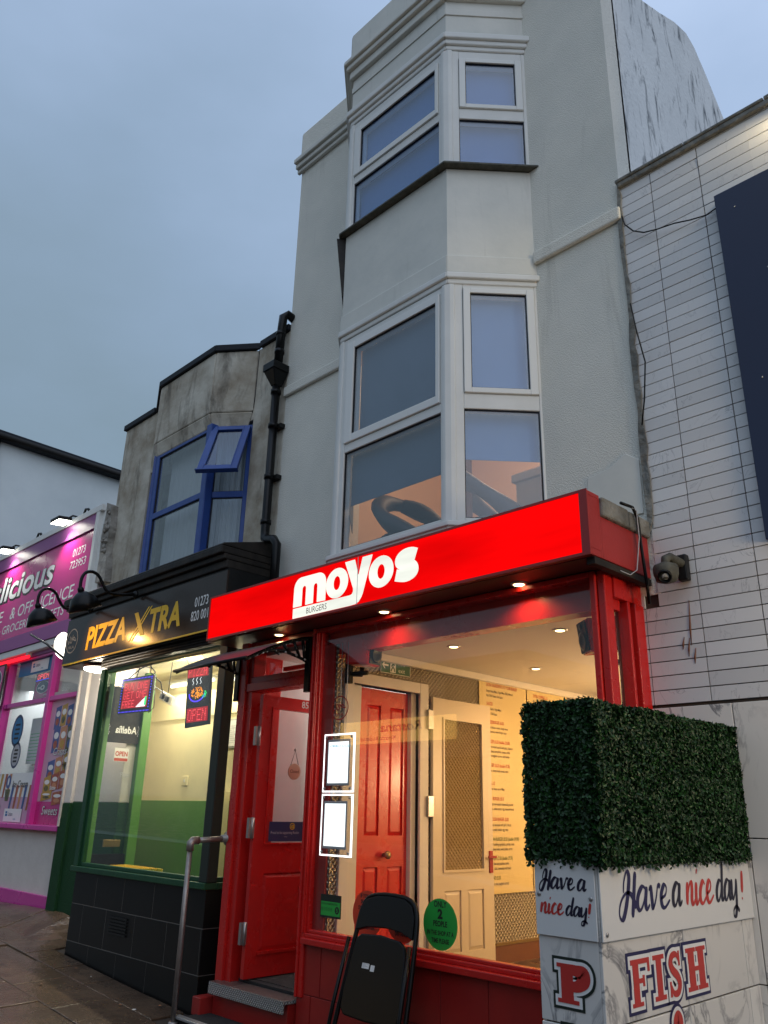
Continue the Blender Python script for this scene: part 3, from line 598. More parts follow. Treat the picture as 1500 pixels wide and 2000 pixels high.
for z0, z1 in ((3.70, 5.93), (7.25, 8.73)):
    cd_, cl_ = Vector((ld.x, ld.y)).normalized(), Vector((-ll.x, -ll.y)).normalized()
    nR, nL2 = Vector((cd_.y, -cd_.x)), Vector((-cl_.y, cl_.x))
    for c, d_, n_2, k in ((Vector(BC), cd_, nR, -1), (Vector(BB), cl_, nL2, 1)):
        o_ = .016; a_p = c+Vector((k*.058, -o_)); a_q = c+Vector((k*.02, -o_)); b_q = c+d_*.02+n_2*o_; b_p = c+d_*.062+n_2*o_
        part('corner_post', MB().prism(HZ, [tuple(a_p), tuple(a_q), tuple(b_q), tuple(b_p), (b_p.x-n_2.x*.1, b_p.y-n_2.y*.1), (a_p.x, a_p.y+.1)], z0, z1), mt['upvc'], H, .012)
mb = bay_slab(MB(), -.16, .012, 5.935, 5.985); bay_slab(mb, -.16, .035, 5.985, 6.045); part('head_trim', mb, mt['upvc'], H, .01)
mb = bay_slab(MB(), -.16, .012, 8.735, 8.79); bay_slab(mb, -.16, .035, 8.79, 8.85); bay_slab(mb, -.16, .06, 8.85, 8.925); part('head_trim', mb, mt['upvc'], H, .012)
mb = bay_slab(MB(), -.16, .075, 7.228, 7.25); part('sill', mb, mt['mossy'], H, .004)
part('sill_upstand', bay_slab(MB(), -.16, .03, 7.25, 7.262), mt['upvc'], H)
part('sill', bay_slab(MB(), -.16, .05, 3.66, 3.70), mt['upvc'], H, .006)
# first-floor room behind the lower bay window
mb = MB(); mb.box(XL+.2, XR-.22, 8.0, 8.1, 3.5, 6.3); mb.box(XL+.2, XL+.3, 5.35, 8.0, 3.5, 6.3); mb.box(XR-.32, XR-.22, 5.35, 8.0, 3.5, 6.3)
mb.box(XL+.2, XR-.22, 5.35, 8.1, 6.3, 6.35); part('room_wall', mb, mt['peach'], H)
part('room_floor', MB().box(XL+.2, XR-.22, 4.75, 8.1, 3.44, 3.5), mt['floor'], H)
part('room_ceiling', MB().flat(Frame((0, 0, 6.06), (1, 0, 0), (0, 1, 0)), [(BA[0], 5.1), (BB[0], 4.66), (BC[0], 4.66), (BD[0], 5.1)], 0), mt['peach'], H)
mb = MB(); mb.box(-4.16, -4.05, 4.9, 5.0, 3.5, 6.0); part('curtain', mb, mt['brownwood'], H)
lamp('POINT', (-4.4, 6.4, 5.6), 46, (1.0, 0.70, 0.46), .12)
# backing that closes the upper room
part('room_wall', MB().box(XL+.2, XR-.22, 6.2, 6.3, 6.4, 9.3), mt['white'], H)

def tub_chair(x, y, rot, label):
    t = thing('tub_chair', label, 'chair', (x, y, 3.5), 'tub chairs behind the lower bay window')
    c, s = math.cos(rot), math.sin(rot)
    def P(a, b, z): return (x+a*c-b*s, y+a*s+b*c, z)
    mb = MB(); ring = []
    for i in range(25):
        an = 2*math.pi*i/24; ring.append(P(.34*math.cos(an), .30*math.sin(an)-.02, 4.02+.27*math.cos(an)+.05*math.sin(an)))
    mb.tube(ring, [.058+.03*math.sin(i*.5)**2 for i in range(25)], 12, False); part('backrest', mb, mt['darkfabric'], t)
    part('seat', MB().lathe((x, y, 3.78), (0, 0, 1), [(.01, -.05), (.24, -.05), (.28, 0), (.26, .06), (.02, .07)], 20), mt['darkfabric'], t)
    part('stem', MB().tube([P(0, 0, 3.5), P(0, 0, 3.74)], .03, 10), mt['steel'], t)
    part('foot', MB().lathe((x, y, 3.5), (0, 0, 1), [(.2, 0), (.2, .015), (.03, .03)], 20), mt['steel'], t)
tub_chair(-4.72, 4.93, 2.6, 'dark tub chair with looped back in the front pane of the lower bay')
tub_chair(-3.95, 5.12, 3.5, 'dark tub chair with looped back in the side pane of the lower bay')
t = thing('cardboard_box', 'pale storage box behind the dark chair in the side bay pane', 'box', (-3.75, 5.9, 3.5))
part('body', MB().box(-4.1, -3.45, 5.7, 6.1, 3.5, 4.45), mt['offwhite'], t, .01); part('lid', MB().box(-4.13, -3.42, 5.67, 6.13, 4.45, 4.53), mt['paperw'], t, .01)

# ---- shopfront at y = 4.65
YG = 4.65; FG = FY(YG)
GL, GR, GB, GT = -5.535, -2.76, 0.645, 3.06
mb = MB()
mb.fbox(FG, -5.615, GL, .19, 3.10, -.10, .03); mb.fbox(FG, GL, GR, GB-.075, GB-.03, -.10, .07); mb.fbox(FG, GL, GR, GB-.03, GB, -.10, .03); mb.fbox(FG, GL, GR, GT, 3.10, -.10, .03)
mb.fbox(FG, -5.610, -5.585, .19, 3.10, .03, .045); mb.fbox(FG, -5.555, -5.54, GB, 3.06, .03, .045)
mb.fbox(FG, GL, GL+.025, GB, GT, -.05, .012); mb.fbox(FG, GL+.025, GR, GB, GB+.025, -.05, .012)
wf = part('shop_window', mb, mt['red'], H, .006)
part('frame_post', MB().fbox(FG, GR, GR+.045, GB-.30, 3.10, -.06, .03), mt['red'], wf, .008); part('frame_post', MB().fbox(FG, GR+.05, GR+.105, GB-.30, 3.10, -.09, .012), mt['red'], wf, .008)
part('pane', MB().fbox(FG, GL+.02, GR+.005, GB+.02, GT+.005, -.028, -.020), mt['shopglass'], wf)
FS = FX(-2.66)
mb = MB(); mb.fbox(FS, 4.74, 5.10, GB-.06, GB, -.06, .03); mb.fbox(FS, 4.74, 5.10, 2.93, 3.10, -.06, .02); mb.fbox(FS, 4.98, 5.10, GB, 2.93, -.06, .03); mb.fbox(FS, 4.90, 4.93, GB, 2.93, -.06, .02); mb.fbox(FS, 4.74, 5.10, -.4, GB-.06, -.06, .02)
sw = part('shop_window', mb, mt['red'], H, .006)
part('pane', MB().fbox(FS, 4.74, 4.99, GB, 2.93, -.035, -.028), mt['shopglass'], sw)
mb = MB(); mb.fbox(FS, 4.935, 4.975, GB, 2.93, -.10, -.04); part('frame_post', mb, mt['brownwood'], sw)
# stall riser with big red tiles
sr = part('stall_riser', MB().fbox(FG, -5.615, GR+.10, -.5, GB-.077, -.10, .004), mt['redgrout'], H)
def tiles(parent, F, us, vs, n0, n1, mat, gap, shift=0.0, bev=.003, name='tile'):
    for j in range(len(vs)-1):
        uu = us if j % 2 == 0 or not shift else [us[0]]+[u+shift for u in us[:-1]]+[us[-1]]
        for i in range(len(uu)-1):
            if uu[i+1]-uu[i] < .03: continue
            part(name, MB().fbox(F, uu[i]+gap, uu[i+1]-gap, vs[j]+gap, vs[j+1]-gap, n0, n1+random.uniform(-.001, .001)), mat, parent, bev)
tiles(sr, FG, [-5.615, -5.34, -4.93, -4.52, -4.11, -3.70, -3.29, -2.98, GR+.10], [-.45, -.13, .215, GB-.079], .003, .012, mt['redtile'], .003, .17)
# soffit under the sign, header, interior
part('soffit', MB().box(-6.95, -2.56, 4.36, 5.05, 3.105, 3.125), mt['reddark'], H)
part('bulkhead', MB().box(-5.50, -2.68, 4.72, 4.86, 2.86, 3.10), mt['red'], H)  # solid red beam stands in for the red reflection along the window head
part('recess_wall', MB().box(-6.95, -6.74, 5.02, 5.10, -.4, 3.10), mt['redmatt'], H, .008)
mb = MB(); mb.fbox(FG, -6.70, -6.60, .02, 3.10, -.40, .045); mb.fbox(FG, -6.60, -6.52, .10, 2.62, -.14, .015); mb.fbox(FG, -6.60, -5.617, 2.62, 2.70, -.16, .03); mb.fbox(FG, -6.60, -5.617, 2.70, 2.76, -.14, .008)
mb.fbox(FG, -6.60, -6.53, 2.76, 3.10, -.14, .008); mb.fbox(FG, -6.53, -5.617, 3.03, 3.10, -.14, .008); mb.fbox(FG, -5.65, -5.617, .19, 2.62, -.16, .01); mb.fbox(FG, -5.66, -5.617, 2.76, 3.03, -.14, .008)
part('door_frame', mb, mt['red'], H, .006)
part('transom_pane', MB().fbox(FG, -6.53, -5.66, 2.76, 3.03, -.10, -.092), mt['shopglass'], H)
part('transom_slat', MB().box(-6.5, -5.75, 4.98, 5.02, 2.86, 2.90), mt['redmatt'], H)
# entrance lobby: floor, side walls, ceiling
mb = MB(); mb.box(-6.74, -6.62, 4.80, 9.0, .1, 3.0); mb.box(-6.62, -5.62, 8.9, 9.0, .1, 3.0); part('lobby_wall', mb, mt['white'], H)
part('lobby_ceiling', MB().box(-6.74, -5.50, 4.80, 9.0, 2.99, 3.05), mt['ceil'], H)
part('lobby_floor', MB().box(-6.62, -5.62, 4.80, 9.0, .10, .19), mt['mat'], H)
# partition with its white doorway
D0, D1, DZ = 5.02, 5.90, 2.66
mb = MB(); mb.box(-5.62, -5.50, 4.76, D0, .1, 2.97); mb.box(-5.62, -5.50, D1, 10.0, .1, 2.97); mb.box(-5.62, -5.50, D0, D1, DZ, 2.97); part('partition_wall', mb, mt['quilt'], H)
mb = MB(); FP = FX(-5.50)
mb.fbox(FP, D0-.11, D0, .2, DZ+.10, -.12, .025); mb.fbox(FP, D1, D1+.12, .2, DZ+.10, -.12, .025); mb.fbox(FP, D0, D1, DZ, DZ+.10, -.12, .024)
mb.fbox(FP, D0, D0+.16, .2, DZ, -.12, -.05); mb.fbox(FP, D1-.07, D1, .2, DZ, -.12, -.03)
part('door_lining', mb, mt['white'], H, .006)
part('red_board', MB().box(-5.55, -5.38, 4.68, 4.70, GB, 2.95), mt['redmatt'], H)
part('steel_strip', MB().box(-5.46, -5.36, 4.705, 4.715, GB, 2.95), mt['quilt'], H)
def panel_door(name, F, u0, u1, v0, v1, n0, n1, mat, panels, parent, bevel=.006):
    """slab with recessed panels, each with a raised field"""
    mb = MB(); us = sorted({u0, u1}|{p[0] for p in panels}|{p[1] for p in panels}); vs = sorted({v0, v1}|{p[2] for p in panels}|{p[3] for p in panels})
    for i in range(len(us)-1):
        for j in range(len(vs)-1):
            cu, cv = (us[i]+us[i+1])/2, (vs[j]+vs[j+1])/2
            if not any(p[0] < cu < p[1] and p[2] < cv < p[3] for p in panels): mb.fbox(F, us[i], us[i+1], vs[j], vs[j+1], n0, n1)
    d = part(name, mb, mat, parent)
    for p in panels:
        if len(p) > 4: continue
        a, b, c, e = p[:4]; g = .035
        k = MB(); P = [F.p(u, v, n1-.02) for u, v in ((a, c), (b, c), (b, e), (a, e))]+[F.p(u, v, n1-.004) for u, v in ((a+g, c+g), (b-g, c+g), (b-g, e-g), (a+g, e-g))]
        k.add(P, [(4, 5, 6, 7), (0, 1, 5, 4), (1, 2, 6, 5), (2, 3, 7, 6), (3, 0, 4, 7)]); part('panel', k, mat, d)
    return d
FR_ = FX(-5.575)
panel_door('inner_door', FR_, D0+.165, D1-.075, .2, DZ-.01, -.03, .0, mt['red'], [(5.28, 5.46, 1.36, 2.50), (5.58, 5.77, 1.36, 2.50), (5.28, 5.46, .40, 1.10), (5.58, 5.77, .40, 1.10)], H)
part('door_knob', MB().lathe((-5.575, 5.53, 1.20), (1, 0, 0), [(.018, 0), (.018, .03), (.034, .045), (.034, .065), (.01, .075)], 14), mt['brass'], H)
# cream half-glazed door folded back on the wall
FC = FX(-5.452)
cd = panel_door('inner_door', FC, 6.06, 6.96, .215, 2.64, -.035, .0, mt['creamdoor'], [(6.22, 6.80, 1.06, 2.44, 'glass'), (6.22, 6.46, .36, .88), (6.56, 6.80, .36, .88)], H)
part('glazing', MB().fbox(FC, 6.22, 6.80, 1.06, 2.44, -.03, -.015), mt['quiltglass'], cd)
for q in ((6.20, 6.22, 1.04, 2.46), (6.80, 6.82, 1.04, 2.46), (6.22, 6.80, 1.04, 1.06), (6.22, 6.80, 2.44, 2.46)): part('bead', MB().fbox(FC, *q, 0, .012), mt['creamdoor'], cd)
mb = MB(); mb.fbox(FC, 6.89, 6.94, 1.02, 1.22, 0, .012); mb.fbox(FC, 6.84, 6.96, 1.155, 1.175, .03, .045); mb.tube([FC.p(6.915, 1.165, 0), FC.p(6.915, 1.165, .04)], .012, 8); part('handle', mb, mt['redmatt'], cd)
for z in (2.42, 1.62, .5): part('hinge', MB().fbox(FC, 5.99, 6.06, z-.09, z+.09, -.03, .008), mt['steel'], cd)
mb = MB(); mb.box(-5.5, -2.68, 10.0, 10.1, .1, 2.97); part('back_wall', mb, mt['cream'], H)
part('side_wall', MB().box(-2.78, -2.72, 5.10, 10.0, .1, 2.97), mt['cream'], H)
part('shop_ceiling', MB().box(-5.62, -2.68, 4.862, 10.1, 2.97, 3.02), mt['ceil'], H)
part('cornice_strip', MB().box(-5.50, -5.44, 4.9, 10.0, 2.90, 2.97), mt['ceil'], H, .01)
part('shop_floor', MB().box(-5.62, -2.70, 4.70, 10.1, .10, .20), mt['floor'], H)
part('skirting', MB().box(-5.50, -5.475, 6.0, 10.0, .2, .36), mt['brownwood'], H)
part('handrail_strip', MB().box(-5.50, -5.47, 7.0, 10.0, .36, .385), mt['brass'], H)
# open red entrance door: hinged on the left jamb, swung inwards
FD = FX(-6.36)
ed = panel_door('entrance_door', FD, 4.66, 5.50, .20, 2.585, -.045, 0, mt['red'], [(4.79, 5.37, 1.275, 2.465, 'glass'), (4.80, 5.36, .40, 1.02)], H)
part('glazing', MB().fbox(FD, 4.79, 5.37, 1.275, 2.465, -.025, -.018), mt['shopglass'], ed)
for q in ((4.775, 4.79, 1.26, 2.48), (5.37, 5.385, 1.26, 2.48), (4.79, 5.37, 1.26, 1.275), (4.79, 5.37, 2.465, 2.48), (4.78, 5.38, .375, .40)): part('bead', MB().fbox(FD, *q, 0, .011), mt['red'], ed)
for z in (2.20, 1.40, .55):
    mb = MB(); mb.fbox(FD, 4.60, 4.66, z-.085, z+.085, -.03, .004); mb.tube([FD.p(4.635, z-.09, .006), FD.p(4.635, z+.09, .006)], .011, 8); part('hinge', mb, mt['steel'], ed)
mb = text_mb(MB(), FD, '85', 5.13, 2.505, .062, .003, 1.0, 0, .02); part('house_number', mb, mt['inkwhite'], ed)
# front step with chequer-plate nosing, lower landing
mb = MB(); mb.box(-6.66, -5.64, 4.58, 4.80, -.45, .135); st = part('step', mb, mt['redtile'], H)
part('step_nosing', MB().box(-6.66, -5.63, 4.52, 4.72, .135, .165), mt['chequer'], st, .006); part('step_nosing', MB().box(-6.66, -5.63, 4.52, 4.535, .075, .135), mt['chequer'], st)
part('door_mat', MB().box(-6.60, -5.66, 4.73, 4.80, .13, .185), mt['mat'], st)
mb = MB(); mb.box(-6.72, -5.0, 4.27, 4.58, -.45, -.085); ln = part('landing', mb, mt['mat'], H)
part('landing_edging', MB().box(-6.72, -5.0, 4.235, 4.30, -.085, -.065), mt['alu'], ln, .004)
part('kerb_block', MB().box(-6.80, -6.68, 4.46, 4.62, -.10, .04), mt['redmatt'], ln, .008)

# sign box over the shopfront
SG = thing('illuminated_sign', 'long lit red fascia sign with white burger shop lettering', 'sign', (-4.7, 4.3, 3.1))
FSg = FY(4.3)
mb = MB(); mb.box(-6.88, -2.545, 4.31, 4.44, 3.11, 3.155); mb.box(-6.88, -2.545, 4.31, 4.44, 3.515, 3.545); mb.box(-6.88, -6.85, 4.31, 4.44, 3.155, 3.515); mb.box(-2.60, -2.545, 4.31, 4.44, 3.155, 3.515)
mb.box(-6.88, -2.545, 4.44, 4.46, 3.11, 3.545)
part('sign_box', mb, mt['redmatt'], SG, .004)
part('lit_face', MB().box(-6.85, -2.60, 4.318, 4.33, 3.155, 3.515), mt['lit_red'], SG)
part('lit_face', MB().box(-6.872, -2.60, 4.306, 4.318, 3.125, 3.532), mt['lit_red'], SG)
mb = MB(); mb.box(-6.885, -2.54, 4.298, 4.306, 3.105, 3.125); mb.box(-6.885, -2.54, 4.298, 4.306, 3.532, 3.55); mb.box(-6.885, -6.872, 4.298, 4.306, 3.125, 3.532); mb.box(-2.60, -2.54, 4.298, 4.306, 3.125, 3.532); part('trim', mb, mt['redmatt'], SG)
F3 = FY(4.3058); nn = .0012
def arc(cx, cy, r, a0, a1, k=8, ry=None): return [(cx+r*math.cos(math.radians(a0+(a1-a0)*i/k)), cy+(ry or r)*math.sin(math.radians(a0+(a1-a0)*i/k))) for i in range(k+1)]
m_ = [(-5.531, 3.23)]+arc(-5.431, 3.395, .098, 180, 90, 8, .095)+arc(-5.20, 3.395, .098, 90, 0, 8, .093)+[(-5.102, 3.228), (-5.209, 3.23)]+arc(-5.2365, 3.375, .0275, 0, 180, 8)+[(-5.264, 3.23), (-5.363, 3.23)]+arc(-5.3905, 3.378, .0275, 0, 180, 8)+[(-5.418, 3.23)]
y_ = [(-5.529, 3.130), (-4.80, 3.130), (-4.725, 3.133), (-4.685, 3.147), (-4.655, 3.18), (-4.638, 3.21), (-4.535, 3.516), (-4.648, 3.516), (-4.693, 3.365), (-4.744, 3.514), (-4.862, 3.513), (-4.752, 3.27), (-4.750, 3.245), (-4.762, 3.225), (-4.785, 3.217), (-5.529, 3.217)]
for nm, pl in (('m', m_), ('y', y_)): part('lettering', MB().prism(F3, pl, 0, nn+.004), mt['lit_white'], SG)
for cx in (-4.955, -4.427): part('lettering', MB().ring(F3, cx, 3.351, .141, .131, .041, .060, nn+.004), mt['lit_white'], SG)
c = catmull([(-4.045, 3.418), (-4.10, 3.437), (-4.165, 3.437), (-4.215, 3.415), (-4.222, 3.385), (-4.18, 3.362), (-4.12, 3.347), (-4.078, 3.325), (-4.068, 3.294), (-4.10, 3.272), (-4.165, 3.265), (-4.262, 3.287)], 5)
part('lettering', MB().ribbon(F3, c, .048, nn+.004), mt['lit_white'], SG)
part('lettering', text_mb(MB(), F3, 'BURGERS', -5.343, 3.147, .052, nn+.0065, .88), mt['brownwood'], SG)
part('panel_seam', MB().fbox(F3, -4.703, -4.699, 3.125, 3.532, nn, nn+.0058), mt['inkgrey'], SG)
# fascia end return and coping
mb = MB(); mb.box(-2.60, -2.545, 4.462, 5.08, 3.11, 3.40); part('fascia_return', mb, mt['redmatt'], H, .004)
mb = MB(); mb.box(-2.62, -2.52, 4.46, 4.80, 3.40, 3.535); mb.box(-2.62, -2.52, 4.805, 5.09, 3.40, 3.53); part('coping_stone', mb, mt['cement'], H, .014)
part('fascia_top', MB().box(-6.93, -2.62, 4.46, 5.09, 3.50, 3.53), mt['cement'], H)
part('fascia_rail', MB().box(-2.61, -2.55, 4.36, 5.09, 3.06, 3.105), mt['slateblack'], H)
part('party_mortar', MB().prism(FY(5.09), [(-2.505, 6.5)]+[(-2.486+random.uniform(-.014, .014), 6.4-i*.11) for i in range(27)]+[(-2.52, 3.45), (-2.53, 3.45)]+[(-2.525+random.uniform(-.012, .012), 3.6+i*.2) for i in range(14)], 0, .016), mt['cement'], H)

# lights in the soffit and ceilings, plus an added fill lamp
def downlight(x, y, z, label, group, power, glow, up=1):
    t = thing('downlight', label, 'light', (x, y, z), group)
    part('bezel', MB().lathe((x, y, z), (0, 0, -1), [(.062, 0), (.062, .006), (.045, .010), (.045, .004)], 20), mt['alu'], t)
    part('bulb', MB().lathe((x, y, z-.003), (0, 0, -1), [(.040, 0), (.036, .008), (.002, .011)], 16), glow, t)
    l = lamp('SPOT', (x, y, z-.02), power, (1.0, .56, .22), .03, (0, 0, -1), (150, .8))
    return t
SGp = 'downlights in the soffit under the red sign'
downlight(-4.634, 4.55, 3.105, 'lit downlight in the dark soffit below the white sign lettering', SGp, 10, mt['glow_warm'])
downlight(-3.30, 4.58, 3.105, 'lit downlight in the dark soffit near the right end of the red sign', SGp, 10, mt['glow_warm'])
downlight(-6.05, 4.56, 3.105, 'lit downlight above the black door canopy', SGp, 16, mt['glow_warm'])
CGp = 'downlights in the burger shop ceiling'
downlight(-4.70, 5.50, 2.97, 'lit ceiling downlight inside the shop nearest the fire exit sign', CGp, 26, mt['glow_warm'])
downlight(-3.59, 5.52, 2.97, 'lit ceiling downlight inside the shop nearest the right corner post', CGp, 22, mt['glow_warm'])
downlight(-4.80, 6.90, 2.97, 'lit ceiling downlight above the tall yellow menu', CGp, 30, mt['glow_warm'])
downlight(-3.6, 7.2, 2.97, 'lit ceiling downlight deep in the shop above the hedge', CGp, 26, mt['glow_warm'])
downlight(-4.4, 8.8, 2.97, 'lit ceiling downlight farthest back in the shop', CGp, 24, mt['glow_warm'])
lamp('POINT', (-6.1, 6.6, 2.7), 40, (1.0, .86, .82), .08)
lamp('POINT', (-3.3, 8.4, 2.0), 110, (1.0, .66, .36), .08)  # added unseen fill without a fitting, brightens the shop ceiling and partition

# ------------------------------------------------------------------ things in and on the burger shopfront
# black door canopy
cn = thing('door_canopy', 'curved black door canopy on scrolled brackets above the red door', 'canopy', (-6.18, 4.62, 2.95))
prof = [(4.62, 3.03), (4.50, 3.005), (4.38, 2.965), (4.26, 2.918), (4.14, 2.865), (4.02, 2.805), (3.91, 2.745)]
mb = MB()
for i in range(len(prof)-1):
    (y0, z0), (y1, z1) = prof[i], prof[i+1]
    mb.hexa([(-6.74, y0, z0), (-5.62, y0, z0), (-5.62, y1, z1), (-6.74, y1, z1), (-6.74, y0, z0+.008), (-5.62, y0, z0+.008), (-5.62, y1, z1+.008), (-6.74, y1, z1+.008)][::1])
part('sheet', mb, mt['smoke_sheet'], cn)
part('front_rail', MB().tube([(-6.75, 3.905, 2.745), (-5.61, 3.905, 2.745)], .016, 8), mt['blackgloss'], cn)
for x in (-5.645, -6.725):
    FXb = FX(x); b = MB()
    b.fbox(FXb, 4.585, 4.625, 2.54, 3.03, -.03, .03)
    top = [(p[0], p[1]-.012) for p in prof]; low = [(4.60, 2.80), (4.50, 2.83), (4.40, 2.85), (4.30, 2.862), (4.20, 2.852), (4.10, 2.825), (3.92, 2.735)]
    for c, w in ((top, .017), (low, .015)):
        cc = catmull(c, 3)
        for i in range(len(cc)-1):
            b.tube([FXb.p(cc[i][0], cc[i][1], 0), FXb.p(cc[i+1][0], cc[i+1][1], 0)], w, 6)
    for a, q in (((4.52, 3.0), (4.56, 2.81)), ((4.42, 2.97), (4.50, 2.83)), ((4.31, 2.92), (4.39, 2.85)), ((4.2, 2.86), (4.27, 2.83))): b.tube([FXb.p(a[0], a[1], 0), FXb.p(q[0], q[1], 0)], .014, 6)
    b.tube([FXb.p(4.60, 2.80, 0), FXb.p(4.60, 2.56, 0)], .016, 6)
    br = part('bracket', b, mt['blackgloss'], cn)
    for u, v in ((4.55, 2.82), (4.45, 2.845), (4.33, 2.85)): part('bolt', MB().lathe(FXb.p(u, v, .012), (1, 0, 0), [(.012, 0), (.012, .006), (.003, .008)], 8), mt['steel'], br)
# handrail of scaffold tube
hr = thing('handrail', 'grey scaffold tube handrail between the pizza shop and the red door', 'handrail', (-6.7, 4.23, -.2))
mb = MB(); mb.tube([(-6.70, 4.60, 1.30), (-6.70, 4.27, 1.285)], .024, 12); mb.tube([(-6.70, 4.23, 1.25), (-6.70, 4.23, -.17)], .024, 12); mb.tube([(-6.70, 4.22, -.145), (-5.2, 4.22, -.20)], .024, 12); part('tube', mb, mt['galv'], hr)
mb = MB(); mb.tube([(-6.70, 4.31, 1.287), (-6.70, 4.245, 1.283), (-6.70, 4.23, 1.27), (-6.70, 4.23, 1.20)], .034, 12); part('elbow', mb, mt['galv'], hr)
part('wall_flange', MB().lathe((-6.70, 4.625, 1.30), (0, -1, 0), [(.062, 0), (.062, .014), (.034, .018), (.034, .07)], 18), mt['galv'], hr)
part('foot_clamp', MB().lathe((-6.70, 4.23, -.19), (0, 0, 1), [(.04, 0), (.04, .08), (.026, .085)], 14), mt['galv'], hr)

# illuminated menus
def lit_menu(z0, z1, label, head, lines, sx0, sx1, sz0, sz1):
    t = thing('menu_display', label, 'menu sign', (-5.28, 4.70, z0), 'lit menus hung in the burger shop window'); F = FY(4.69); x0, x1 = -5.462, -5.082
    e = MB(); e.fbox(F, x0, x0+.012, z0, z1, 0, .012); e.fbox(F, x1-.012, x1, z0, z1, 0, .012); e.fbox(F, x0+.012, x1-.012, z0, z0+.012, 0, .012); e.fbox(F, x0+.012, x1-.012, z1-.012, z1, 0, .012); part('lit_edge', e, mt['lit_edge'], t)
    part('acrylic', MB().fbox(F, x0+.008, x1-.008, z0+.008, z1-.008, .002, .009), mt['shopglass'], t)
    part('frame', MB().fbox(F, sx0-.016, sx1+.016, sz0-.02, sz1+.02, .0095, .015), mt['inkgrey'], t, .003)
    sh = part('sheet', MB().fbox(F, sx0, sx1, sz0, sz1, .0152, .0165), mt['lit_menu'], t)
    k = MB()
    if head: text_mb(k, F, head, sx0+.01, sz1-.045, .024, .0172, .78, 0, .01)
    for i in range(lines):
        z = sz1-.075-i*(sz1-sz0-.1)/lines
        if i % 2 and i not in (3, 9): continue
        w = (.11, .06, .15, .09)[i % 4]; k.fbox(F, (sx0+sx1)/2-w*.6, (sx0+sx1)/2+w*.6, z, z+.0022, .0168, .0172)
    part('print', k, mt['litprint'], sh)
    for u in (x0+.03, x1-.03):
        for v in (z0+.03, z1-.03): part('standoff', MB().lathe(F.p(u, v, .009), (0, -1, 0), [(.011, 0), (.011, .012), (.004, .014)], 10), mt['steel'], t)
lit_menu(1.703, 2.172, 'upper lit white menu headed homemade burgers in the window', 'HOMEMADE BURGERS', 12, -5.397, -5.147, 1.775, 2.105)
lit_menu(1.215, 1.690, 'lower lit white menu without a large heading in the window', '', 14, -5.412, -5.157, 1.29, 1.615)
mb = MB(); mb.tube([(-5.30, 4.70, 2.95), (-5.30, 4.70, 2.175)], .004, 5); mb.tube([(-5.22, 4.70, 2.95), (-5.22, 4.70, 2.175)], .004, 5)
single('hanging_wire', mb, mt['alu'], 'thin suspension wires from the window head to the lit menus', 'wire', (-5.26, 4.7, 2.175))

# loudspeakers on brackets
def speaker(o, f, label):
    t = thing('loudspeaker', label, 'loudspeaker', o, 'red loudspeakers inside the shop window'); f = Vector(f).normalized(); r = Vector((0, 0, 1)).cross(f).normalized(); u = f.cross(r)
    F = Frame(o, r, u); 
    part('cabinet', MB().prism(F, [(-.09, -.125), (.09, -.125), (.09, .125), (-.09, .125)], -.13, .13), mt['red'], t, .02)
    part('grille', MB().fbox(F, -.078, .078, -.112, .112, .13, .142), mt['black'], t, .01)
    part('driver', MB().lathe(F.p(0, -.03, .142), f, [(.06, 0), (.07, .006), (.05, .008), (.02, -.004)], 20), mt['blackgloss'], t)
    part('tweeter', MB().lathe(F.p(0, .075, .142), f, [(.025, 0), (.025, .006), (.006, .008)], 14), mt['blackgloss'], t)
    k = MB(); k.tube([F.p(0, -.14, 0), F.p(0, -.20, 0), F.p(-.02, -.20, -.16)], .022, 8); part('arm', k, mt['black'], t)
    return t
speaker((-5.13, 4.80, 2.87), (.95, .12, -.10), 'red loudspeaker on a black bracket beside the fire exit sign')
t = thing('wall_bracket', 'tall black bracket plate left of the red loudspeaker', 'bracket', (-5.28, 4.74, 2.6)); part('plate', MB().box(-5.295, -5.235, 4.73, 4.78, 2.60, 3.0), mt['black'], t, .006); part('arm', MB().tube([(-5.26, 4.76, 2.68), (-5.08, 4.80, 2.68)], .02, 8), mt['black'], t)
speaker((-3.05, 5.22, 2.80), (-.55, -.75, -.12), 'red loudspeaker with black back behind the right corner post')
t = thing('smoke_alarm', 'white round smoke alarm on the ceiling below the right loudspeaker', 'smoke alarm', (-3.62, 6.1, 2.97)); part('base', MB().lathe((-3.62, 6.1, 2.97), (0, 0, -1), [(.07, 0), (.075, .02), (.05, .045), (.01, .05)], 20), mt['offwhite'], t); part('vent_ring', MB().lathe((-3.62, 6.1, 2.925), (0, 0, -1), [(.03, 0), (.028, .012), (.01, .014)], 14), mt['grey'], t)

# fire exit sign
t = thing('fire_exit_sign', 'green and white fire exit sign above the white doorway', 'sign', (-5.49, 5.57, 2.82)); F = FX(-5.498)
part('panel', MB().fbox(F, 5.36, 5.77, 2.80, 2.955, 0, .006), mt['exitgreen'], t)
mb = MB(); mb.rect(F, 5.36, 5.77, 2.80, 2.806, .0065); mb.rect(F, 5.36, 5.77, 2.949, 2.955, .0065); mb.rect(F, 5.36, 5.366, 2.806, 2.949, .0065); mb.rect(F, 5.764, 5.77, 2.806, 2.949, .0065); part('border', mb, mt['inkwhite'], t)
mb = MB(); mb.flat(F, [(5.378, 2.878), (5.41, 2.912), (5.425, 2.912), (5.405, 2.887), (5.465, 2.887), (5.465, 2.869), (5.405, 2.869), (5.425, 2.844), (5.41, 2.844)], .0066); mb.rect(F, 5.49, 5.565, 2.815, 2.94, .0066); part('arrow', mb, mt['inkwhite'], t)
mb = MB(); mb.ell(F, 5.535, 2.922, .010, .012, .0072, 12)
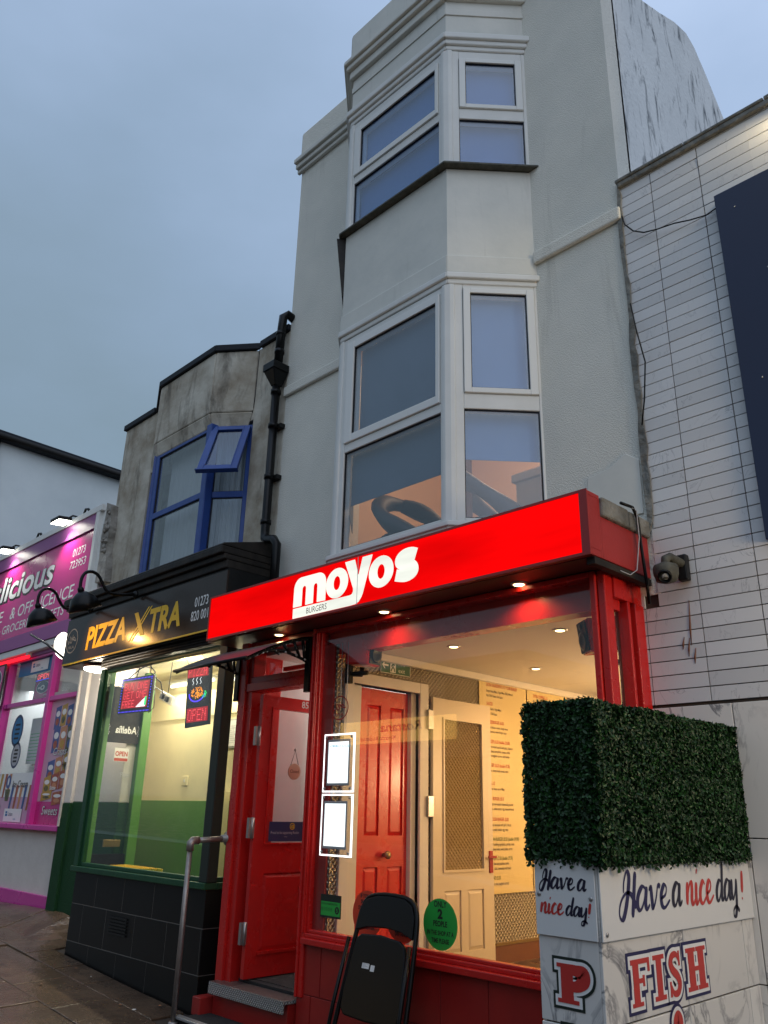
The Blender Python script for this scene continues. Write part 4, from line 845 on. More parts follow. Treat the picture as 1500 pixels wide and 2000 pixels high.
for c in ([(5.53, 2.905), (5.525, 2.87)], [(5.525, 2.87), (5.51, 2.85), (5.50, 2.825)], [(5.525, 2.87), (5.545, 2.85), (5.55, 2.825)], [(5.53, 2.90), (5.512, 2.885), (5.505, 2.87)], [(5.53, 2.90), (5.55, 2.885)]): mb.ribbon(F, c, .0065, .0072+random.random()*.0004)
part('running_figure', mb, mt['exitgreen'], t)
mb = text_mb(MB(), F, 'Fire', 5.60, 2.892, .042, .0068); text_mb(mb, F, 'exit', 5.60, 2.825, .042, .0068); part('lettering', mb, mt['inkwhite'], t)

# tall wall menus
def wall_menu(y0, y1, z0, z1, label, rows):
    t = thing('wall_menu', label, 'menu board', (-5.49, (y0+y1)/2, z0), 'menu boards on the partition wall'); F = FX(-5.494)
    part('board', MB().fbox(F, y0, y1, z0, z1, 0, .006), mt['menu'], t)
    R, K, G = MB(), MB(), MB()
    for z, s, col in rows:
        text_mb({'r': R, 'k': K, 'g': G}[col], F, s, y0+.12, z, .034 if col != 'k' else .027, .0075, .62, 0, .012 if col != 'k' else .004)
    for b, m in ((R, 'inkred'), (K, 'inkblk'), (G, 'inkgrn')):
        if b.v: part('print', b, mt[m], t)
L = [(2.86, 'EXTRA INGREDIENTS TO YOUR BURGER', 'r'), (2.80, 'Burger Sauce, Mayo, Vegan Mayo, BBQ, Mustard', 'k'), (2.75, 'Hot Chilli, Peanut, Hot Sauce', 'k'), (2.66, 'SAUCES', 'r'), (2.61, 'Mayo, Garlic, Vegan Mayo', 'k'), (2.56, 'Sweet Chilli Sauce', 'k'), (2.47, 'CHEESEBURGER £6.20', 'r'), (2.42, 'cheese, lettuce, tomato, burger sauce', 'k'), (2.375, 'with gherkins, onion, burger sauce', 'k'),
     (2.27, 'BURGER £6.20 (double £10.00)', 'r'), (2.22, 'hot and smoked paprika beef patty, jalapenos', 'k'), (2.175, 'chilli cheese and pickles, tomato, pickles', 'k'), (2.13, 'lettuce, spaghetti carrots, mild cheddar', 'k'), (2.03, 'BURGER £6.20 (double £9.20)', 'r'), (1.98, 'lettuce, cheese, fresh tomato, onion', 'k'), (1.85, 'MEAL £3', 'r'), (1.80, 'or other house sauce, Mayo', 'k'), (1.70, 'BEEF BURGER £8.10', 'r'), (1.65, 'in bread, marinated in homemade gourmet', 'k'), (1.605, 'lettuce, sweet tomato, egg, mayo and sauce', 'k'),
     (1.50, 'CHICKEN BURGER £8.20', 'r'), (1.45, 'in bread marinated with garlic, lettuce', 'k'), (1.405, 'lettuce, salad, tomato, egg, mayo', 'k'), (1.31, 'VEGAN BURGER £8.50 (double £10.00)', 'g'), (1.265, 'mix of soothing ingredients, parsley, cumin', 'k'), (1.22, 'red kidney beans, sweet potato, carrot', 'k'), (1.13, 'BURGER £7.50 (double £9.30)', 'g'), (1.085, 'curry, beet and potatoes, cumin', 'k'), (1.04, 'onion, salad, homemade herb sauce', 'k'), (.95, 'SALAD £5.50', 'g'), (.90, 'lettuce, salad, spaghetti carrots', 'k')]
wall_menu(6.83, 7.67, .82, 2.96, 'tall yellow printed menu beside the cream door', [(.82+(z-.82)*1.0, s, c) for z, s, c in L])
wall_menu(7.69, 8.50, .82, 2.96, 'second yellow menu mostly hidden behind the hedge', [(2.83, 'EXTRA TOPPINGS, £1', 'r'), (2.77, 'Peanut Mayo, Sriracha, Cheese Sauce', 'k'), (2.66, 'SIDES', 'r'), (2.60, 'Fries, Onion Rings', 'k')])

# stickers on the shop glass
def sticker(name, mb, m, label, cat, loc, group=None): return single(name, mb, m, label, cat, loc, group)
FGl = FY(YG+.020)
t = thing('hygiene_sticker', 'green and black food hygiene rating sticker low on the window', 'sticker', (-5.28, 4.63, .77)); part('backing', MB().fbox(FGl, -5.405, -5.16, .77, .935, .002, .004), mt['blackgreen'], t); part('green_panel', MB().fbox(FGl, -5.395, -5.17, .785, .885, .004, .0052), mt['green_sticker'], t)
mb = text_mb(MB(), FGl, 'FOOD HYGIENE RATING', -5.39, .862, .014, .0058, .85, 0, .01)
for i in range(5): text_mb(mb, FGl, str(i), -5.387+i*.027, .822, .018, .0058); mb.ring(FGl, -5.380+i*.027, .830, .012, .014, .0105, .0125, .0056, 16)
mb.ell(FGl, -5.205, .828, .026, .027, .0056, 20); part('print', mb, mt['inkblk'], t)
mb = text_mb(MB(), FGl, '5', -5.214, .815, .028, .0064, 1, 0, .02); part('score', mb, mt['green_sticker'], t)
def round_sticker(cx, cz, rx, rz, col, lines, label, group=None):
    t = thing('round_sticker', label, 'sticker', (cx, 4.63, cz-rz), group); part('disc', MB().ell(FGl, cx, cz, rx, rz, .003, 40), mt[col], t)
    k = MB()
    for s, z, h, sx, off in lines: text_mb(k, FGl, s, cx, z, h, .0042, sx, 0, off, 'CENTER')
    part('print', k, mt['inkblk'], t)
round_sticker(-4.133, .838, .158, .162, 'green_sticker', [('ONLY', .945, .038, .8, .03), ('2', .875, .056, 1.1, .05), ('PEOPLE', .825, .034, .8, .03), ('IN THE SHOP AT A', .770, .028, .72, .03), ('TIME PLEASE', .722, .028, .72, .03)], 'green round sticker right of the folded chair reading only 2 people')
round_sticker(-4.865, .835, .160, .162, 'red_sticker', [('IF YOU ARE', .945, .026, .8, .03), ('SHOWING', .905, .026, .8, .03), ('SYMPTOMS OF', .862, .026, .8, .03), ('COVID', .820, .026, .8, .03), ('PLEASE DO', .778, .026, .8, .03), ('NOT ENTER', .735, .026, .8, .03)], 'red round sticker beside the hygiene rating, cut off by the folded chair')
round_sticker(-4.50, .838, .160, .162, 'red_sticker', [('KEEP', .94, .028, .8, .03), ('YOUR', .90, .028, .8, .03), ('DISTANCE', .725, .026, .8, .03)], 'red round sticker behind the folded chair backrest reading distance')
def halal(F, cx, cz, rx, rz, n, m, label, txt, name='halal_emblem', loc=None):
    t = thing(name, label, 'emblem', loc or tuple(F.p(cx, cz-rz, 0)))
    part('ring', MB().ring(F, cx, cz, rx, rz, rx*.90, rz*.91, n, 40), m, t)
    k = MB(); e = 0
    for c, w in (([(.55, .10), (.30, .28), (.12, .18), (.30, .05), (.62, -.02), (.66, .06)], .05), ([(.05, .52), (.0, .05), (-.12, -.18)], .05), ([(-.02, .02), (-.22, .32)], .045), ([(-.12, -.18), (-.32, -.02), (-.42, .42)], .045), ([(-.42, -.0), (-.56, -.2), (-.68, .05)], .045)):
        cc = catmull([(cx+a*rx, cz+b*rz) for a, b in c], 6); e += .0002; k.ribbon(F, cc, w*rz, n+e)
    if txt: text_mb(k, F, 'HALAL', cx, cz-rz*.62, rz*.24, n, .8 if rx < rz else 1, 0, .01, 'CENTER')
    part('script', k, m, t)
halal(FGl, -5.272, 2.383, .113, .102, .003, mt['redmatt'], 'dark red round halal emblem on the window glass above the lit menus', True)
# door sign and door sticker
t = thing('closed_sign', 'round wooden closed sign hanging inside the door glass', 'sign', (-6.386, 5.1, 1.83)); FDi = FX(-6.389)
part('disc', MB().lathe(FDi.p(5.105, 1.905, 0), (1, 0, 0), [(.075, 0), (.075, .006), (.07, .007)], 28), mt['inkpeach'], t); part('print', text_mb(MB(), FDi, 'Closed', 5.105, 1.893, .03, .0078, .9, 0, .012, 'CENTER'), mt['brownwood'], t)
mb = MB(); mb.tube([FDi.p(5.055, 1.955, .003), FDi.p(5.105, 2.10, .003), FDi.p(5.155, 1.955, .003)], .003, 5); part('cord', mb, mt['inkblk'], t); part('hook', MB().lathe(FDi.p(5.105, 2.105, 0), (1, 0, 0), [(.014, 0), (.014, .005), (.006, .01)], 10), mt['offwhite'], t)
t = thing('club_sticker', 'navy sticker with yellow crest low on the door glass', 'sticker', (-6.37, 5.08, 1.28)); FDo = FX(-6.376)
part('sheet', MB().fbox(FDo, 4.84, 5.365, 1.285, 1.455, 0, .002), mt['navysticker'], t)
mb = text_mb(MB(), FDo, 'Proud to be supporting Rockin', 4.86, 1.35, .022, .003, .85, 0, .012); text_mb(mb, FDo, 'www', 5.02, 1.32, .012, .003); part('print', mb, mt['inkgrey'], t)
mb = MB(); mb.ring(FDo, 5.11, 1.415, .030, .030, .024, .024, .003, 24); mb.ribbon(FDo, catmull([(5.095, 1.40), (5.11, 1.425), (5.125, 1.41), (5.115, 1.40), (5.125, 1.43)], 4), .004, .0032); part('crest', mb, mt['inkyel'], t)

# folded chair leaning on the stall riser
ct = thing('folding_chair', 'black folding chair leaning folded against the red stall riser', 'chair', (-4.46, 4.32, -.28))
a_ = .28; FCh = Frame((0, 4.28, 0), (1, 0, 0), (0, math.sin(a_), math.cos(a_)))
def chp(u, v, n=0): return FCh.p(u, v, n)
out = [(-4.80, -.28), (-4.77, .45), (-4.757, .80), (-4.745, .93), (-4.70, 1.0), (-4.60, 1.025), (-4.47, 1.03), (-4.33, 1.02), (-4.24, .985), (-4.195, .90), (-4.175, .78), (-4.14, .40), (-4.10, -.28)]
part('frame_tube', MB().tube([chp(u, v, .03) for u, v in catmull(out, 3)], .017, 10), mt['blackgloss'], ct)
def panel(mb, pts, n0, n1): return mb.prism(FCh, pts, n0, n1)
bp = [(-4.757, .775), (-4.75, .92), (-4.71, .985), (-4.60, 1.015), (-4.47, 1.02), (-4.33, 1.012), (-4.25, .975), (-4.205, .90), (-4.19, .765), (-4.30, .80), (-4.47, .815), (-4.64, .805)]
part('backrest', panel(MB(), bp, .015, .05), mt['blackgloss'], ct, .006)
sp_ = [(-4.725, .40), (-4.715, .66), (-4.70, .73), (-4.66, .755), (-4.47, .765), (-4.28, .745), (-4.225, .715), (-4.20, .65), (-4.155, .32), (-4.17, .27), (-4.24, .245), (-4.47, .24), (-4.68, .25), (-4.72, .29)]
part('seat', panel(MB(), sp_, .045, .075), mt['blackgloss'], ct, .010)
for x0, x1 in ((-4.765, -4.775), (-4.165, -4.135)): part('leg', MB().tube([chp(x0, .72, .085), chp(x1, .3, .09), chp(x1-.005, -.28, .075)], .014, 8), mt['blackgloss'], ct)
part('cross_bar', MB().tube([chp(-4.77, .08, .08), chp(-4.13, .08, .08)], .011, 8), mt['blackgloss'], ct)
part('label', MB().fbox(FCh, -4.585, -4.515, .545, .578, .0755, .0765), mt['paperw'], ct); part('label', MB().fbox(FCh, -4.50, -4.462, .535, .573, .0755, .0765), mt['paperw'], ct)
mb = MB()
for i in range(4): mb.rect(FCh, -4.58, -4.58+(.06, .035, .05, .02)[i], .572-i*.007, .5745-i*.007, .0769)
part('label_print', mb, mt['inkgrey'], ct)

# ================================================================== TILED FISH SHOP
T = thing('shop_building', 'white marble tiled shop wall with a dark blue sign panel at the right', 'building', (-1.0, 5.1, 0))
mb = MB(); mb.box(-2.495, 8, 5.11, 5.4, 2.24, 6.47); mb.box(-2.66, 8, 5.114, 5.4, -.6, 3.05); mb.box(-2.495, 8, 5.4, 12, 0, 6.4); part('wall', mb, mt['tilegrout'], T)
part('coping', MB().box(-2.50, 8, 5.06, 5.42, 6.47, 6.515), mt['cement'], T, .008)
x = -2.50
part('coping_stone', MB().box(-2.515, -1.92, 5.05, 5.43, 6.516, 6.545), mt['cement'], T, .008); part('coping_stone', MB().box(-1.915, -1.30, 5.052, 5.43, 6.516, 6.543), mt['cement'], T, .008); part('coping_stone', MB().box(-1.295, 8, 5.05, 5.43, 6.516, 6.545), mt['cement'], T, .008)
g = .0035; rowh = .0934; z0 = 2.255
FTW = FY(5.105)
me_full = mesh_of('tile', MB().box(g, .3875-g, -.012, .006, g, rowh-g), mt['tile'])
cols = [-2.615, -2.227, -1.839, -1.458, -1.07, -.682, -.294, .094, .482]
r = 0
while z0+(r+1)*rowh < 6.47:
    z = z0+r*rowh
    for c in range(9):
        if c == 0:
            if z < 2.985: part('tile', MB().box(-2.69, -2.615-g, 5.093, 5.111, z+g, z+rowh-g), mt['tile'], T)
            if z+rowh > 2.99: lft = -2.50 if z > 3.40 else (-2.515)
            else: lft = -2.615
            part('tile', MB().box(lft+g, -2.227-g, 5.093, 5.111, z+g, z+rowh-g), mt['tile'], T)
            continue
        if c >= 3 and 3.22 < z < 5.75 and cols[c] > -1.5: continue
        piece('tile', me_full, T, (cols[c], 5.105+random.uniform(-.0015, .001), z), (random.uniform(-.004, .004), 0, random.uniform(-.002, .002)))
    r += 1
part('tile', MB().box(-2.50, 2, 5.093, 5.111, z0+r*rowh+g, 6.468), mt['tile'], T)
for i, (a, b) in enumerate(((-2.655, -2.106), (-2.100, -1.20), (-1.195, -.3))):
    for c, d in ((1.462, 2.235), (.708, 1.456), (-.55, .702)): part('marble_slab', MB().box(a, b, 5.088, 5.112, c, d), mt['marble'], T, .003)
mb = MB()
for px_ in ((-2.30, 2.62, .30), (-2.325, 2.55, .12), (-2.36, 2.6, .08), (-2.29, 2.50, .1)): mb.tube([(px_[0], 5.0915, px_[1]+px_[2]), (px_[0]-.012, 5.091, px_[1]+px_[2]*.4), (px_[0]-.016, 5.0915, px_[1])], [.002, .007, .002], 5)
part('rust_streak', mb, mt['brownwood'], T)
t = thing('blue_sign_panel', 'large dark blue blank sign panel on the tiled wall', 'sign', (-1.0, 5.05, 3.4)); part('panel', MB().box(-1.735, 2.5, 5.02, 5.09, 3.2, 5.88), mt['bluepanel'], t, .006)
mb = MB()
for u, v in ((-1.60, 5.7), (-1.45, 5.1), (-1.60, 4.3), (-1.42, 3.9)): mb.lathe((u, 5.02, v), (0, -1, 0), [(.006, 0), (.006, .003), (.002, .004)], 8)
part('screw', mb, mt['steel'], t)
# lamp on the tiled wall beyond the frame that throws the warm patch beside the panel
t = thing('wall_floodlight', 'small floodlight on the tiled wall above the blue panel', 'light', (-.85, 4.98, 6.3)); part('housing', MB().box(-.92, -.74, 4.93, 5.04, 6.29, 6.42), mt['black'], t, .01); part('bracket', MB().box(-.86, -.80, 5.04, 5.09, 6.33, 6.38), mt['black'], t); part('lens', MB().box(-.928, -.9205, 4.94, 5.03, 6.30, 6.41), mt['glow_white'], t)
lamp('SPOT', (-.93, 4.985, 6.36), 26, (1.0, .80, .45), .02, (-1, .05, -.75), (100, .6))
t = thing('strip_light', 'warm strip light over the fish shop doorway just outside the picture', 'light', (.2, 4.4, 3.0)); part('housing', MB().box(-.3, .9, 4.36, 4.46, 3.0, 3.05), mt['offwhite'], t, .006); part('tube', MB().tube([(-.27, 4.41, 2.98), (.87, 4.41, 2.98)], .02, 10), mt['glow_warm'], t); part('hanger', MB().box(.25, .35, 4.46, 5.09, 3.01, 3.04), mt['steel'], t)
lamp('POINT', (.2, 4.35, 2.85), 75, (1.0, .76, .48), .3)
# cables
single('cable', MB().tube([(-2.493, 5.08, 6.19), (-2.47, 5.07, 6.08), (-2.40, 5.06, 5.97), (-2.31, 5.055, 5.90), (-2.20, 5.05, 5.865), (-2.06, 5.05, 5.84), (-1.94, 5.05, 5.80), (-1.82, 5.06, 5.78), (-1.735, 5.06, 5.80)], .006, 6), mt['blackgloss'], 'black cable sagging across the white tiles to the blue panel', 'cable', (-2.1, 5.05, 5.8))
single('cable', MB().tube([(-2.47, 5.03, 5.3), (-2.44, 5.02, 5.05), (-2.40, 5.03, 4.75), (-2.43, 5.02, 4.45), (-2.475, 5.03, 4.25)], .006, 6), mt['blackgloss'], 'thin loose cable hanging beside the crumbling mortar edge', 'cable', (-2.44, 5.03, 4.25))
single('cable', MB().tube([(-2.50, 4.66, 3.54), (-2.49, 4.80, 3.545), (-2.50, 4.88, 3.48), (-2.505, 4.90, 3.3), (-2.505, 4.93, 3.05), (-2.51, 4.95, 2.9)], .011, 6), mt['blackgloss'], 'black cable looping over the grey coping at the red sign end', 'cable', (-2.5, 4.88, 2.9))
single('cable', MB().tube([(-2.495, 4.70, 3.55), (-2.485, 4.84, 3.53), (-2.50, 4.875, 3.35), (-2.53, 4.86, 3.12), (-2.54, 4.78, 3.07), (-2.56, 4.62, 3.085)], .004, 6), mt['inkgrey'], 'thin white cable curling down the red sign end', 'cable', (-2.5, 4.86, 3.07))
# dome camera
t = thing('cctv_camera', 'grimy dome security camera on a black bracket on the tiled wall', 'security camera', (-2.33, 5.09, 3.1))
part('wall_plate', MB().box(-2.335, -2.265, 5.035, 5.092, 3.045, 3.225), mt['black'], t, .01)
part('arm', MB().tube([(-2.30, 5.04, 3.16), (-2.315, 4.98, 3.175), (-2.33, 4.94, 3.19), (-2.345, 4.91, 3.175), (-2.35, 4.905, 3.12)], .030, 10), mt['mossy'], t)
part('body', MB().lathe((-2.35, 4.905, 3.125), (0, 0, -1), [(.03, -.02), (.075, 0), (.082, .02), (.080, .06), (.066, .105), (.02, .12)], 24), mt['mossy'], t)
part('lens', MB().lathe((-2.338, 4.86, 3.045), (.25, -.7, -.45), [(.046, -.02), (.046, .025), (.036, .035), (.034, .018)], 20), mt['blackgloss'], t)
part('lens_window', MB().lathe((-2.327, 4.843, 3.034), (.25, -.7, -.45), [(.024, 0), (.02, .004)], 14), mt['grey'], t)

# ---- wing wall with lettering and hedge
PX0, PX1, PY0, PY1 = -2.47, -2.14, 3.48, 5.085
W = thing('wing_wall', 'marble clad low wall with fish lettering at the right', 'wall', (-2.3, 4.3, -.4))
part('core', MB().box(PX0+.015, PX1-.015, PY0+.015, PY1, -.5, 1.345), mt['tilegrout'], W)
for a, b in ((3.48, 4.234), (4.240, 4.940), (4.946, 5.085)):
    for c, d in ((.710, 1.344), (-.02, .703), (-.5, -.027)): part('marble_slab', MB().box(PX1-.016, PX1, a, b, c, d), mt['marble'], W, .003)
for c, d in ((.698, 1.344), (.05, .692), (-.5, .044)): part('marble_slab', MB().box(PX0, PX1-.017, PY0, PY0+.015, c, d), mt['marble'], W, .003)
part('marble_slab', MB().box(PX0, PX0+.014, PY0+.016, PY1, -.5, 1.344), mt['marble'], W)
FPs, FPf = FX(PX1), FY(PY0)
for ch, u, w in (('F', 3.700, .17), ('I', 3.905, .105), ('S', 4.045, .13), ('H', 4.235, .21)): slab_letter(FPs, ch, u, .762+(u-3.7)*.005, w, .188, [(.030, mt['navy'], .002), (.016, mt['inkwhite'], .0042), (0, mt['signred'], .0064)], W, {'I': .05}.get(ch))
slab_letter(FPs, '&', 4.045, .505, .115, .185, [(.030, mt['navy'], .002), (.016, mt['inkwhite'], .0042), (0, mt['signred'], .0064)], W, .07)

slab_letter(FPf, 'P', -2.375, .780, .165, .155, [(.026, mt['blackgreen'], .002), (.014, mt['inkwhite'], .0042), (0, mt['signred'], .0064)], W, .062)
slab_letter(FPf, 'I', -2.345, .525, .10, .155, [(.026, mt['blackgreen'], .002), (.014, mt['inkwhite'], .0042), (0, mt['signred'], .0064)], W, .055)
def nice_board(F, u0, u1, v0, v1, label, words, screws, loc):
    t = thing('lettered_board', label, 'sign', loc, 'have a nice day boards'); part('board', MB().fbox(F, u0, u1, v0, v1, .004, .012), mt['whiteboard'], t, .002)
    for s, u, v, size, m, wt, sx in words: part('lettering', (lambda b: (script_mb(b, F, s, u, v, size, .0135, wt, sx), b)[1])(MB()), mt[m], t)
    for u, v in screws: part('screw', MB().lathe(F.p(u, v, .012), F.n, [(.010, 0), (.010, .004), (.004, .006)], 10), mt['steel'], t)
    return t
nice_board(FPs, 3.478, 5.10, 1.04, 1.368, 'long white board with have a nice day on one line facing the tiled shop', [('Have', 3.635, 1.148, .1015, 'navy', .115, 1.17), ('a', 4.135, 1.149, .104, 'darknavy', .115, .95), ('nice', 4.288, 1.146, .106, 'signred', .115, 1.0), ('day', 4.630, 1.147, .101, 'darknavy', .115, .93), ('!', 4.945, 1.140, .085, 'signred', .15, 1.0)], [(3.516, 1.345), (4.313, 1.340), (3.511, 1.068)], (-2.13, 4.3, 1.04))
nice_board(FPf, -2.472, -2.150, 1.04, 1.366, 'small white board with have a nice day on two lines facing the street', [('Have', -2.443, 1.240, .0475, 'darknavy', .12, 1.0), ('a', -2.240, 1.240, .047, 'darknavy', .12, .95), ('nice', -2.445, 1.133, .0445, 'signred', .12, .97), ('day', -2.308, 1.133, .0405, 'darknavy', .12, .95), ('!', -2.193, 1.133, .034, 'signred', .16, 1.0)], [(-2.449, 1.212), (-2.172, 1.210)], (-2.31, 3.47, 1.04))
# hedge
HG = thing('box_hedge', 'clipped dark green artificial hedge block on top of the wing wall', 'hedge', (-2.31, 4.3, 1.34))
HX0, HX1, HY0, HY1, HZ0, HZ1 = -2.505, -2.095, 3.455, 5.085, 1.352, 2.085
part('hedge_core', MB().box(HX0+.03, HX1-.03, HY0+.03, HY1-.02, HZ0-.01, HZ1-.03), mt['leafc'], HG)
def leaves(n, face):
    """leaf sprigs over one face: returns vertex block"""
    a, b = RNG.random(n), RNG.random(n); d = -RNG.random(n)**1.6*.045+RNG.normal(0, .004, n)
    wob = .006*np.sin(a*23+1)+.005*np.sin(b*17+a*9)
    X0, X1, Y0, Y1, Z0, Z1 = HX0, HX1, HY0, HY1, HZ0, HZ1
    droop = np.where(b < .015, -RNG.random(n)**3*.03, 0)
    if face == 'side': P = np.c_[np.full(n, X1)+d+wob, Y0+a*(Y1-Y0), Z0+b*(Z1-Z0)+droop]; N = np.tile([1., 0, 0], (n, 1))
    if face == 'back': P = np.c_[np.full(n, X0)-d-wob, Y0+a*(Y1-Y0), Z0+b*(Z1-Z0)+droop]; N = np.tile([-1., 0, 0], (n, 1))
    if face == 'front': P = np.c_[X0+a*(X1-X0), np.full(n, Y0)-d-wob, Z0+b*(Z1-Z0)+droop]; N = np.tile([0, -1., 0], (n, 1))
    if face == 'end': P = np.c_[X0+a*(X1-X0), np.full(n, Y1)+d+wob, Z0+b*(Z1-Z0)+droop]; N = np.tile([0, 1., 0], (n, 1))
    if face == 'top': P = np.c_[X0+a*(X1-X0), Y0+b*(Y1-Y0), np.full(n, Z1)+d+wob]; N = np.tile([0, 0, 1.], (n, 1))
    P = P+np.c_[np.zeros(n), np.zeros(n), .004*np.sin(P[:, 1]*8)*(P[:, 2]-Z0)/(Z1-Z0)]
    N = N*.9+RNG.normal(0, .55, (n, 3)); N[:, 2] += .15; N /= np.linalg.norm(N, axis=1)[:, None]
    T = RNG.normal(0, 1, (n, 3)); T -= N*(T*N).sum(1)[:, None]; T /= np.linalg.norm(T, axis=1)[:, None]; B = np.cross(N, T)
    L = (.0085+RNG.random(n)*.006)[:, None]; Wd = L*.52; cup = L*.22
    return np.stack([P-T*L, P-T*L*.25+B*Wd+N*cup, P+T*L*.45+B*Wd*.9+N*cup, P+T*L, P+T*L*.45-B*Wd*.9+N*cup, P-T*L*.25-B*Wd+N*cup], 1)
V = np.concatenate([leaves(42000, 'side'), leaves(11500, 'front'), leaves(12000, 'top'), leaves(12000, 'back'), leaves(5000, 'end')])
V = V.reshape(-1, 3); nl = len(V)//6
me = bpy.data.meshes.new('foliage'); rt = np.array(ROOT[HG.name])
me.vertices.add(len(V)); me.vertices.foreach_set('co', ((V-rt)*S).astype(np.float32).ravel())
base = np.arange(nl)[:, None]*6; loops = np.concatenate([base+np.array([0, 1, 2, 3]), base+np.array([0, 3, 4, 5])], 1).ravel()
me.loops.add(len(loops)); me.loops.foreach_set('vertex_index', loops.astype(np.int32)); me.polygons.add(nl*2)
me.polygons.foreach_set('loop_start', (np.arange(nl*2)*4).astype(np.int32)); me.polygons.foreach_set('loop_total', np.full(nl*2, 4, np.int32))
for k in ('leafa', 'leafb', 'leafc'): me.materials.append(mt[k])
me.polygons.foreach_set('material_index', np.repeat(RNG.choice(3, nl, p=[.5, .28, .22]), 2).astype(np.int32)); me.update(calc_edges=True); me.validate()
fo = put('foliage', me, HG); fo['kind'] = 'stuff'
mb = MB()
for i in range(60):
    y = random.uniform(HY0, HY1); z = HZ1-.02; x = random.uniform(HX0, HX1); mb.tube([(x, y, z), (x+random.uniform(-.02, .02), y+random.uniform(-.02, .02), z+random.uniform(.01, .035))], .002, 4)
part('twig', mb, mt['leafc'], HG, kind='stuff')

# ================================================================== PIZZA SHOP BUILDING
Z = thing('shop_building', 'low weathered building with blue bay window above the black pizza shop sign', 'building', (-9.0, 5.1, 0))
ZX0, ZX1 = -11.08, -6.955
ZA, ZB, ZC, ZD = (-10.12, 5.1), (-9.42, 4.75), (-8.05, 4.75), (-7.60, 5.1)
def zbay(off):
    o = off
    return [(ZA[0]-o*2.2, 5.1), (ZB[0]-o*.24, ZB[1]-o), (ZC[0]+o*.34, ZC[1]-o), (ZD[0]+o*1.6, 5.1)]
def zslab(mb, o0, o1, z0, z1, O1=None):
    I, O = zbay(o0), zbay(o1)
    for i in range(3):
        P = [I[i], I[i+1], O[i+1], O[i]]; mb.hexa([(x, y, z0) for x, y in P][::-1]+[(x, y, z1) for x, y in P][::-1])
    return mb
mb = MB(); mb.box(ZX0, ZA[0], 5.10, 5.35, 3.3, 7.10); mb.box(ZD[0], ZX1, 5.10, 5.35, 3.3, 7.10); mb.box(ZA[0], ZD[0], 5.102, 5.35, 6.1, 7.10); mb.box(ZX0, ZX0+.2, 5.35, 12, 0, 7.0); mb.box(ZX0+.2, ZX1, 11.8, 12, 0, 7.0)
part('wall', mb, mt['dirty'], Z, .012)
mb = zslab(MB(), -.14, 0.0, 6.22, 7.10)
I, O, O2 = zbay(-.14), zbay(0.0), zbay(-.05)
for i in range(3): mb.hexa([(x, y, 6.03) for x, y in (I[i], I[i+1], O2[i+1], O2[i])][::-1]+[(x, y, 6.22) for x, y in (I[i], I[i+1], O[i+1], O[i])][::-1])
part('bay_apron', mb, mt['dirty'], Z, .02)
mb = zslab(MB(), -.16, .035, 7.10, 7.19); mb.box(ZX0-.03, ZA[0]-.05, 5.06, 5.37, 7.10, 7.19); mb.box(ZD[0]+.06, ZX1, 5.06, 5.37, 7.10, 7.19); part('parapet_capping', mb, mt['rooftar'], Z, .01)
part('roof', MB().box(ZX0+.2, ZX1, 5.35, 11.8, 6.9, 7.0), mt['rooftar'], Z)
part('bay_roof', MB().flat(Frame((0, 0, 7.08), (1, 0, 0), (0, 1, 0)), [ZA, ZB, ZC, ZD], 0), mt['rooftar'], Z)
part('wall_crack', MB().prism(FY(5.099), [(-7.585, 7.1), (-7.577, 7.1), (-7.59, 6.4), (-7.62, 6.2), (-7.628, 6.2), (-7.60, 6.4)], 0, .004), mt['rubber'], Z)
mb = MB(); P0 = [(-11.16, 4.62), (-11.14, 5.0), (-11.18, 5.35), (-11.13, 5.70), (-11.15, 5.88)]
mb.prism(FY(5.02), P0+[(-10.98, 5.80), (-10.93, 5.45), (-10.97, 5.15), (-10.88, 4.8), (-10.86, 4.6)], -.10, .03)
for i in range(16):
    u, v = random.uniform(-11.1, -10.95), random.uniform(4.65, 5.75); mb.lathe((u, 4.995, v), (0, -1, 0), [(.02, 0), (random.uniform(.02, .07), .012), (.01, random.uniform(.02, .05))], 7)
part('broken_render', mb, mt['dirty2'], Z)
# blue bay window
FZ = FY(4.80); bz0, bz1 = 4.33, 6.06
w = window(Z, FZ, (-9.40, -8.07, bz0, bz1), [(-9.31, -8.12, 5.19, 6.0), (-9.31, -8.12, 4.38, 5.11)], -.07, 0.0, mt['blue'], mt['blue'], mt['pane'])
zl = Vector((ZD[0]-ZC[0], ZD[1]-ZC[1], 0)); ZL = zl.length; FZR = Frame((ZC[0]-.02, ZC[1]+.05, 0), zl, (0, 0, 1))
w = window(Z, FZR, (.02, ZL-.02, bz0, bz1), [(.10, ZL-.08, 5.17, 6.0), (.10, ZL-.08, 4.38, 5.09)], -.07, 0.0, mt['blue'], mt['blue'], mt['pane'])
for ch in list(w.children):
    if ch.name.startswith('pane'): bpy.data.objects.remove(ch); break
zl2 = Vector((ZB[0]-ZA[0], ZB[1]-ZA[1], 0)); ZL2 = zl2.length; FZL = Frame((ZA[0]+.02, ZA[1]+.02, 0), zl2, (0, 0, 1))
window(Z, FZL, (.02, ZL2-.02, bz0, bz1), [(.10, ZL2-.1, 5.17, 6.0), (.10, ZL2-.1, 4.38, 5.09)], -.07, 0.0, mt['blue'], mt['blue'], mt['pane'])
part('corner_post', MB().box(-8.09, -7.98, 4.755, 4.86, bz0, bz1), mt['blue'], Z, .01)
